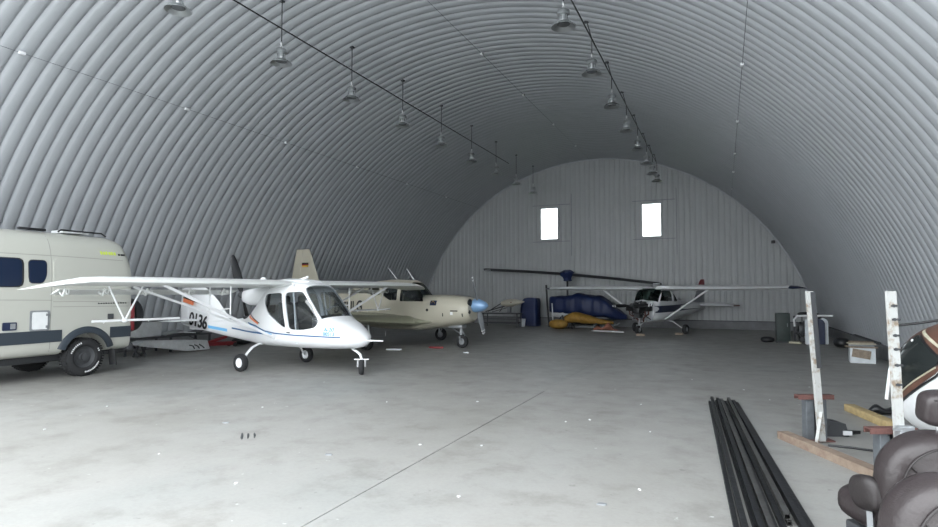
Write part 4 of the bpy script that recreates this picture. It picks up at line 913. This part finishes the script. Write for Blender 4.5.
# ------------------------------------------------------------------ two post stands and beams
def stand(x, y, rz, lab, lean, angle_iron):
    t = thing('post_stand', lab, 'stand', (x, y, 0), rz)
    m = MB(); m.box((0, .03, .53), (.42, .09, .012)); m.box((0, -.012, .51), (.42, .01, .05)); m.box((0, .072, .51), (.42, .01, .05)); m.build('top_channel', M['rust_dark'], t)
    for sx in (-1, 1): MB().box((sx * .075 + .02, .07, .255), (.09, .10, .51), bev=.004).build('leg', M['plate'], t, smooth=False)
    m = MB(); m.box((.02, .09, .26), (.15, .02, .48)); m.build('back_plate', M['dark_grey'], t)
    MB().box((.02, .06, .008), (.34, .22, .016)).build('base', M['rust_dark'], t)
    m = MB(); n = 14
    rgs = []
    for k in range(n + 1):
        u = k / n; z = .02 + 1.73 * u; cx = .02 + lean * u
        rgs.append([Vector((cx + a, -.065 + b_, z)) for a, b_ in ((-.036, -.022), (.036, -.022), (.036, .022), (-.036, .022))])
    m.loft(rgs); m.build('post', M['post_white'], t)
    if angle_iron:
        m = MB(); m.bar((.02 + lean * .48 + .018, -.098, .86), (.02 + lean + .018, -.098, 1.74), .042, .014, up=(0, 1, 0)); m.bar((.02 + lean * .48 + .044, -.075, .86), (.02 + lean + .044, -.075, 1.74), .012, .05, up=(0, 1, 0)); m.build('angle_iron', M['dark_grey'], t)
        m = MB(); m.bar((-.10, -.16, .02), (.0, -.10, .36), .035, .012); m.build('brace', M['post_white'], t)
    else:
        for k, z in enumerate((1.62, 1.50, 1.36, 1.24, 1.10, .93)):
            cx = .02 + lean * (z / 1.75); m = MB(); m.rod((cx - .02, -.092, z), (cx + (.05 if k in (1, 4) else .03), -.092, z), .009, 8); m.rod((cx + .0, -.085, z), (cx + .0, -.10, z), .014, 8); m.build('bolt', M['dark_grey'], t)
        m = MB(); m.box((.03, -.10, .50), (.13, .08, .16), bev=.01); m.box((-.02, -.15, .56), (.16, .03, .02)); m.rod((.07, -.13, .30), (.06, -.13, .58), .012, 8); m.build('clamp', M['mid_steel'], t)
    return t
stand(.955, 7.86, R(24), 'leaning white post with dark angle iron on a grey stand by the rusty beam', -.10, True)
stand(1.355, 6.31, R(24), 'white post with bolts on a grey stand behind the brown seats', -.045, False)
m = MB(); d = Vector((.64, -1.28, 0)).normalized(); nrm = Vector((-d.y, d.x, 0)); p0 = Vector((.615, 7.95, 0)); p1 = p0 + d * 1.85
for off in (-.06, .06): m.bar(p0 + nrm * off + Vector((0, 0, .04)), p1 + nrm * off + Vector((0, 0, .04)), .012, .08)
m.bar(p0 + Vector((0, 0, .078)), p1 + Vector((0, 0, .078)), .13, .012)
bm_ = m.build('steel_beam', M['rust']); tag(bm_, 'rusty pinkish steel channel lying on the floor under the white posts', 'beam')
for o in bpy.data.objects:
    if o.name.startswith('post_stand') and o.location.y > 7: o.location = (.965, 7.94, 0)
m = MB(); m.bar((1.66, 10.15, .05), (1.93, 9.0, .05), .15, .10, bev=.012); tag(m.build('timber_beam', M['yellow_wood']), 'yellowish timber beam on the floor behind the bolted white post', 'beam')
m = MB(); rg = []
for k in range(16):
    u = k / 15; w_ = .10 * math.sin(PI * (.12 + .78 * u)); rg.append([Vector((1.86 + .42 * u, 10.0 + .05 * u + w_ * math.cos(a), .012 + max(0, w_ * .6 * (1 + math.sin(a)) * (1 + .4 * math.sin(9 * u))))) for a in [2 * PI * i / 14 for i in range(14)]])
m.loft(rg); tag(m.build('cloth_bundle', M['black']), 'black rag beside the yellowish timber beam', 'cloth')
t = thing('battery_tray', 'low dark mesh tray with white label beside the angle-iron post stand', 'tray', (1.22, 8.42, 0), R(22))
m = MB(); m.prism([(-.17, -.12, 0), (.10, -.12, 0), (.06, -.12, .15), (-.12, -.12, .18)], (0, .26, 0)); m.build('body', M['dark_grey'], t); MB().box((.06, -.15, .05), (.10, .02, .05)).build('label', M['white_paint'], t); MB().prism([(.08, -.06, 0), (.32, .02, 0), (.10, .10, 0)], (0, 0, .04)).build('flap', M['black'], t)
tag(MB().tube([(1.05, 7.74, .012), (1.25, 7.70, .02), (1.5, 7.66, .012), (1.75, 7.70, .012)], .012, 8).build('rubber_hose', M['black']), 'thin black hose on the floor right of the rusty channel', 'hose')

# ------------------------------------------------------------------ bundle of black square tubes
def sq_tube(p0, p1, wd, m_, lab, roll=0):
    p0, p1 = Vector(p0), Vector(p1); L = (p1 - p0).length; m = MB(); t_ = .004; h = wd / 2
    o_ = [(-h, -h), (h, -h), (h, h), (-h, h)]; i_ = [(a * (h - t_) / h, b * (h - t_) / h) for a, b in o_]
    m.loft([[Vector((x, a, b)) for a, b in r_] for x, r_ in ((0, i_), (0, o_), (L, o_), (L, i_), (0, i_))], caps=False)
    o = m.build('steel_tube', M[m_], smooth=False); o.location = p0; dv = (p1 - p0); o.rotation_euler = (roll, -math.asin(dv.z / L), math.atan2(dv.y, dv.x))
    tag(o, lab, 'tube', 'black steel tubes on the floor'); return o
NB = 9
pos = ['far left', 'second from the left', 'third from the left', 'fourth from the left', 'middle', 'fifth from the right', 'third from the right', 'second from the right', 'far right']
pos = ['leftmost', 'second from left', 'third from left', 'fourth from left', 'central', 'fourth from right', 'third from right', 'second from right', 'rightmost']
for k in range(NB):
    u = k / (NB - 1)
    far = Vector((-.23 + .385 * u, 10.0 + .10 * u + .12 * random.uniform(-1, 1), .0)); dirx = -.0546 - .0250 * u; L = 6.05
    near = far + Vector((-dirx * L, -L, 0)); wd = .040 if k % 3 else .036
    if k == 6: near = far + Vector((-dirx * 4.95, -4.95, 0))
    far.z = near.z = wd / 2 + .001
    sq_tube(near, far, wd, 'bar_worn' if k in (1, 3, 6, 7) else 'bar', '%s black square tube of the bundle on the floor' % pos[k])
for k, (u, y0, y1, mm) in enumerate(((.08, 4.2, 10.08, 'bar'), (.30, 4.0, 10.0, 'bar'), (.44, 4.3, 9.95, 'bar_worn'), (.70, 5.02, 10.1, 'bar_worn'), (.88, 4.0, 9.9, 'bar'))):
    dirx = -.0546 - .0250 * u; f = Vector((-.23 + .385 * u, y1, .066)); n_ = Vector((f.x - dirx * (y1 - y0), y0, .066))
    sq_tube(n_, f, .042, mm, 'black square tube resting on top of the bundle, %s' % ('leftmost', 'second from left', 'middle one', 'with an open near end', 'rightmost')[k])

# ------------------------------------------------------------------ brown and white aircraft cabin shell
K = thing('aircraft_cabin', 'white aircraft cabin shell with brown canopy frame and dark window by the right wall', 'aircraft', (2.3, 6.4, 0), R(115))
kh = Hull([(-1.3, .46, .42, .85, 1.30, 2.6, 2.4), (-.6, .55, .36, .85, 1.44, 2.8, 2.6), (0, .57, .34, .85, 1.50, 2.8, 2.8), (.4, .56, .34, .85, 1.49, 2.8, 2.8), (.7, .52, .36, .83, 1.42, 2.6, 2.6), (.9, .44, .40, .80, 1.30, 2.4, 2.4), (1.02, .34, .46, .78, 1.16, 2.2, 2.2), (1.08, .2, .56, .76, .98, 2, 2)])
kh.build('fuselage', M['white_dull'], K, nx=50)
kh.pane('canopy_frame', M['brown_paint'], K, -.35, 1.0, R(38), R(142), .006, 24, 24)
for s_ in (-1, 1):
    m = MB(); kh.patch(m, [(.99, .60), (.80, .62), (.22, 1.03), (-.02, 1.30), (.30, 1.38), (.62, 1.36), (.84, 1.25), (.98, 1.02)], s_, .008, 24, 10); m.build('canopy_side', M['brown_paint'], K)
    gp = [(.80, .72), (.775, 1.20), (.60, 1.345), (.50, 1.31), (.20, 1.16), (.22, 1.10)]
    m = MB(); kh.patch(m, [(.5 + (x - .5) * 1.07, 1.05 + (z - 1.05) * 1.07) for x, z in gp], s_, .011, 24, 10); m.build('window_seal', M['black'], K)
    m = MB(); kh.patch(m, gp, s_, .016, 24, 10); w_ = m.build('side_window', M['pod_glass'], K)
    m = MB(); kh.strip(m, [(.60, 1.385), (.42, 1.33), (.10, 1.205)], .022, s_, .014); m.build('roof_trim', M['cream'], K)
    m = MB(); kh.strip(m, [(.84, .60), (.5, .82), (.22, 1.0), (.0, 1.22)], .022, s_, .014); m.build('belt_trim', M['black'], K)
    m = MB(); kh.strip(m, [(.82, .685), (.5, .905), (.22, 1.08)], .014, s_, .018); m.build('belt_trim', M['cream'], K)
    MB().ell((.62, s_ * (kh.y(.62, 1.28) + .012), 1.28), (.016, .01, .016), nu=10, nv=8).build('rivet_light', M['white_paint'], w_)
kh.pane('windshield', M['pod_glass'], K, .86, 1.05, R(35), R(145), .012, 10, 20)
m = MB(); m.tube([(.98, .30, 1.18), (1.03, .36, .95), (1.0, .43, .66)], .018, 8); m.build('door_pillar', M['white_paint'], K)
for x in (-.8, .5):
    m = MB(); m.box((x, 0, .17), (.12, .8, .34), bev=.01); m.build('support_block', M['wood'], K)
m = MB(); m.tube([(.95, .38, 1.40), (.80, .20, 1.44), (.5, .0, 1.52), (.2, -.05, 1.525), (-.3, -.05, 1.515)], .012, 8); m.build('cable', M['black'], K)
m = MB(); m.box((.22, -.05, 1.515), (.3, .22, .03), bev=.01); m.build('roof_vent', M['cream'], K)

# ------------------------------------------------------------------ brown leather seats
def cushion(mb, c, r, e=2.6, rot=None, wr=.012):
    n0 = len(mb.bm.verts); mb.ell(c, r, e, 48, 30, rot)
    return mb
def seat(x, y, rz, hgt, label, headrest, hw):
    t = thing('leather_seat', label, 'seat', (x, y, 0), rz)        # faces +x of its own frame, so its back is turned to -x
    tilt = Matrix.Rotation(R(-10), 3, 'Y')
    zc = hgt - .32; E_ = 2.9; C0 = Vector((-.18, 0, zc)); RR = (.15, hw, .34)
    def shell(u, a, grow=0):          # point on the back of the shell: u from rim (1) to middle (0), a round the rim
        e = E_; cy = math.copysign(abs(math.cos(a)) ** (2 / e), math.cos(a)) * u; cz = math.copysign(abs(math.sin(a)) ** (2 / e), math.sin(a)) * u
        q = max(0, 1 - (abs(cy) ** e + abs(cz) ** e)) ** (1 / e)
        return C0 + tilt @ Vector((-(RR[0] + grow) * q, RR[1] * cy, RR[2] * cz))
    m = MB(); m.ell(C0, RR, E_, 64, 40, tilt)
    for v in m.bm.verts:              # soft creases in the upholstery
        p = v.co - C0; v.co += Vector((-1, 0, 0)) * .010 * math.sin(9 * p.y + 16 * p.z) * math.sin(13 * p.z - 4 * p.y) - Vector((0, 0, .012)) * math.exp(-(p.y / .10) ** 2) * (1 if p.z > .2 else 0)
    m.build('backrest', M['leather'], t, sharp=80)
    for u, a0, a1 in ((.86, -30, 210), (.52, 20, 160)):
        MB().tube([shell(u, R(a0 + (a1 - a0) * k / 40), .004) for k in range(41)], .006, 8).build('piping', M['leather_dark'], t)
    for s_ in (-1, 1):
        MB().tube([shell(.52 + .34 * k / 8, R(90 + s_ * (70 - 12 * k / 8)), .004) for k in range(9)], .005, 8).build('piping', M['leather_dark'], t)
        m = MB(); m.ell((-.10, s_ * (hw + .005), zc - .05), (.11, .048, .10), 3.0, 40, 22, Matrix.Rotation(R(12), 3, 'Y'))
        for v in m.bm.verts: v.co.y += .008 * math.sin(18 * v.co.x + 14 * v.co.z)
        m.build('armrest', M['leather_dark'], t)
        m = MB(); m.bar((-.08, s_ * (hw - .03), .20), (-.10, s_ * (hw - .01), zc - .12), .03, .04); m.rod((-.05, s_ * (hw - .07), zc - .06), (-.05, s_ * (hw + .02), zc - .06), .02, 10); m.build('armrest_bracket', M['mid_steel'], t)
    m = MB(); m.ell((.12, 0, .42), (.27, hw * .92, .12), 3, 40, 20); m.build('seat_cushion', M['leather'], t)
    m = MB(); m.box((.06, 0, .25), (.44, hw * 1.5, .10), bev=.02)
    for yy in (-hw * .6, hw * .6): m.bar((-.2, yy, .06), (.34, yy, .06), .05, .05); m.bar((-.1, yy, .06), (-.05, yy, .22), .05, .05); m.bar((.24, yy, .06), (.2, yy, .22), .05, .05); m.box((.06, yy, .02), (.56, .06, .04))
    m.build('seat_base', M['dark_grey'], t)
    if headrest:
        m = MB(); m.ell((-.20, 0, hgt + .135), (.070, .155, .098), 4., 48, 30, tilt)
        h = m.build('headrest', M['leather'], t)
        m = MB(); m.tube([(-.20 - .074 + .004 * abs(yy * 20) ** 2 * .2, yy, hgt + .185 + .006 * math.cos(yy * 60)) for yy in [-.125 + .25 * k / 14 for k in range(15)]], .005, 6); m.build('piping', M['leather_dark'], h)
        for yy in (-.06, .06): MB().rod((-.19, yy, hgt - .05), (-.20, yy, hgt + .06), .009, 10).build('headrest_post', M['steel'], h)
    return t
seat(1.07, 4.32, R(113.5), .955, 'brown leather seat with a headrest behind the other brown seat', True, .40)
seat(.83, 3.34, R(113.5), .965, 'brown leather seat without headrest at the lower right corner', False, .32)

# ------------------------------------------------------------------ litter on the floor
def scrap(x, y, sx, sy, h, rz, m_, nm, lab, cat, group=None):
    n = 9; m = MB(); rnd = random.Random(int((x + 20) * 977 + y * 31)); rs = [rnd.uniform(.65, 1.1) for _ in range(n)]
    pts = [(sx * .5 * rs[k] * math.cos(2 * PI * k / n), sy * .5 * rs[k] * math.sin(2 * PI * k / n)) for k in range(n)]
    m.loft([[Vector((a, b, 0)) for a, b in pts], [Vector((a * .92, b * .92, h * rnd.uniform(.7, 1.2))) for a, b in pts]])
    o = m.build(nm, M[m_]); o.location = (x, y, .001); o.rotation_euler = (0, 0, R(rz)); return tag(o, lab, cat, group)
scrap(-8.99, 15.1, .55, .16, .04, 10, 'foam', 'paper_scrap', 'white paper strip on the floor right of the white airplane nose', 'paper')
scrap(-8.1, 16.1, .50, .22, .05, 5, 'red', 'rag', 'red rag on the floor under the beige airplane', 'rag')
scrap(-6.71, 15.2, .18, .10, .03, 0, 'foam', 'paper_scrap', 'small white scrap before the beige airplane nose wheel', 'paper')
for q in ((-3.2, 5.95), (-2.54, 6.19), (-1.97, 7.76), (-1.7, 8.01), (-.71, 5.39), (-.87, 7.63), (.65, 10.62), (-7.9, 4.7), (-5.6, 4.5), (-4.1, 4.1), (-6.4, 6.9), (-3.6, 8.6), (-1.2, 9.4), (.3, 11.5), (1.25, 9.6), (-.6, 12.4), (-2.1, 4.6), (-8.6, 6.0), (-4.9, 8.0), (1.4, 12.3)):
    scrap(q[0], q[1], random.uniform(.02, .042), random.uniform(.018, .035), .009, random.uniform(0, 180), 'white_dull', 'plaster_chip', 'small white chip scattered on the open concrete floor', 'chip', 'white chips on the floor')
for k in range(3):
    scrap(-5.36 + .052 * k, 5.44 + .05 * k, .030, .42 - .06 * k, .003, 44, 'dark_grey', 'rubber_mark', 'short dark rubber smear in the trio on the open floor', 'mark', 'dark rubber smears on the floor')
for q in ((-.95, 4.9), (-3.9, 5.2), (-6.1, 5.9)):
    scrap(q[0], q[1], .09, .05, .012, 20, 'grey', 'dirt_crumb', 'small dark dirt crumb on the open concrete floor', 'crumb', 'dirt crumbs on the floor')
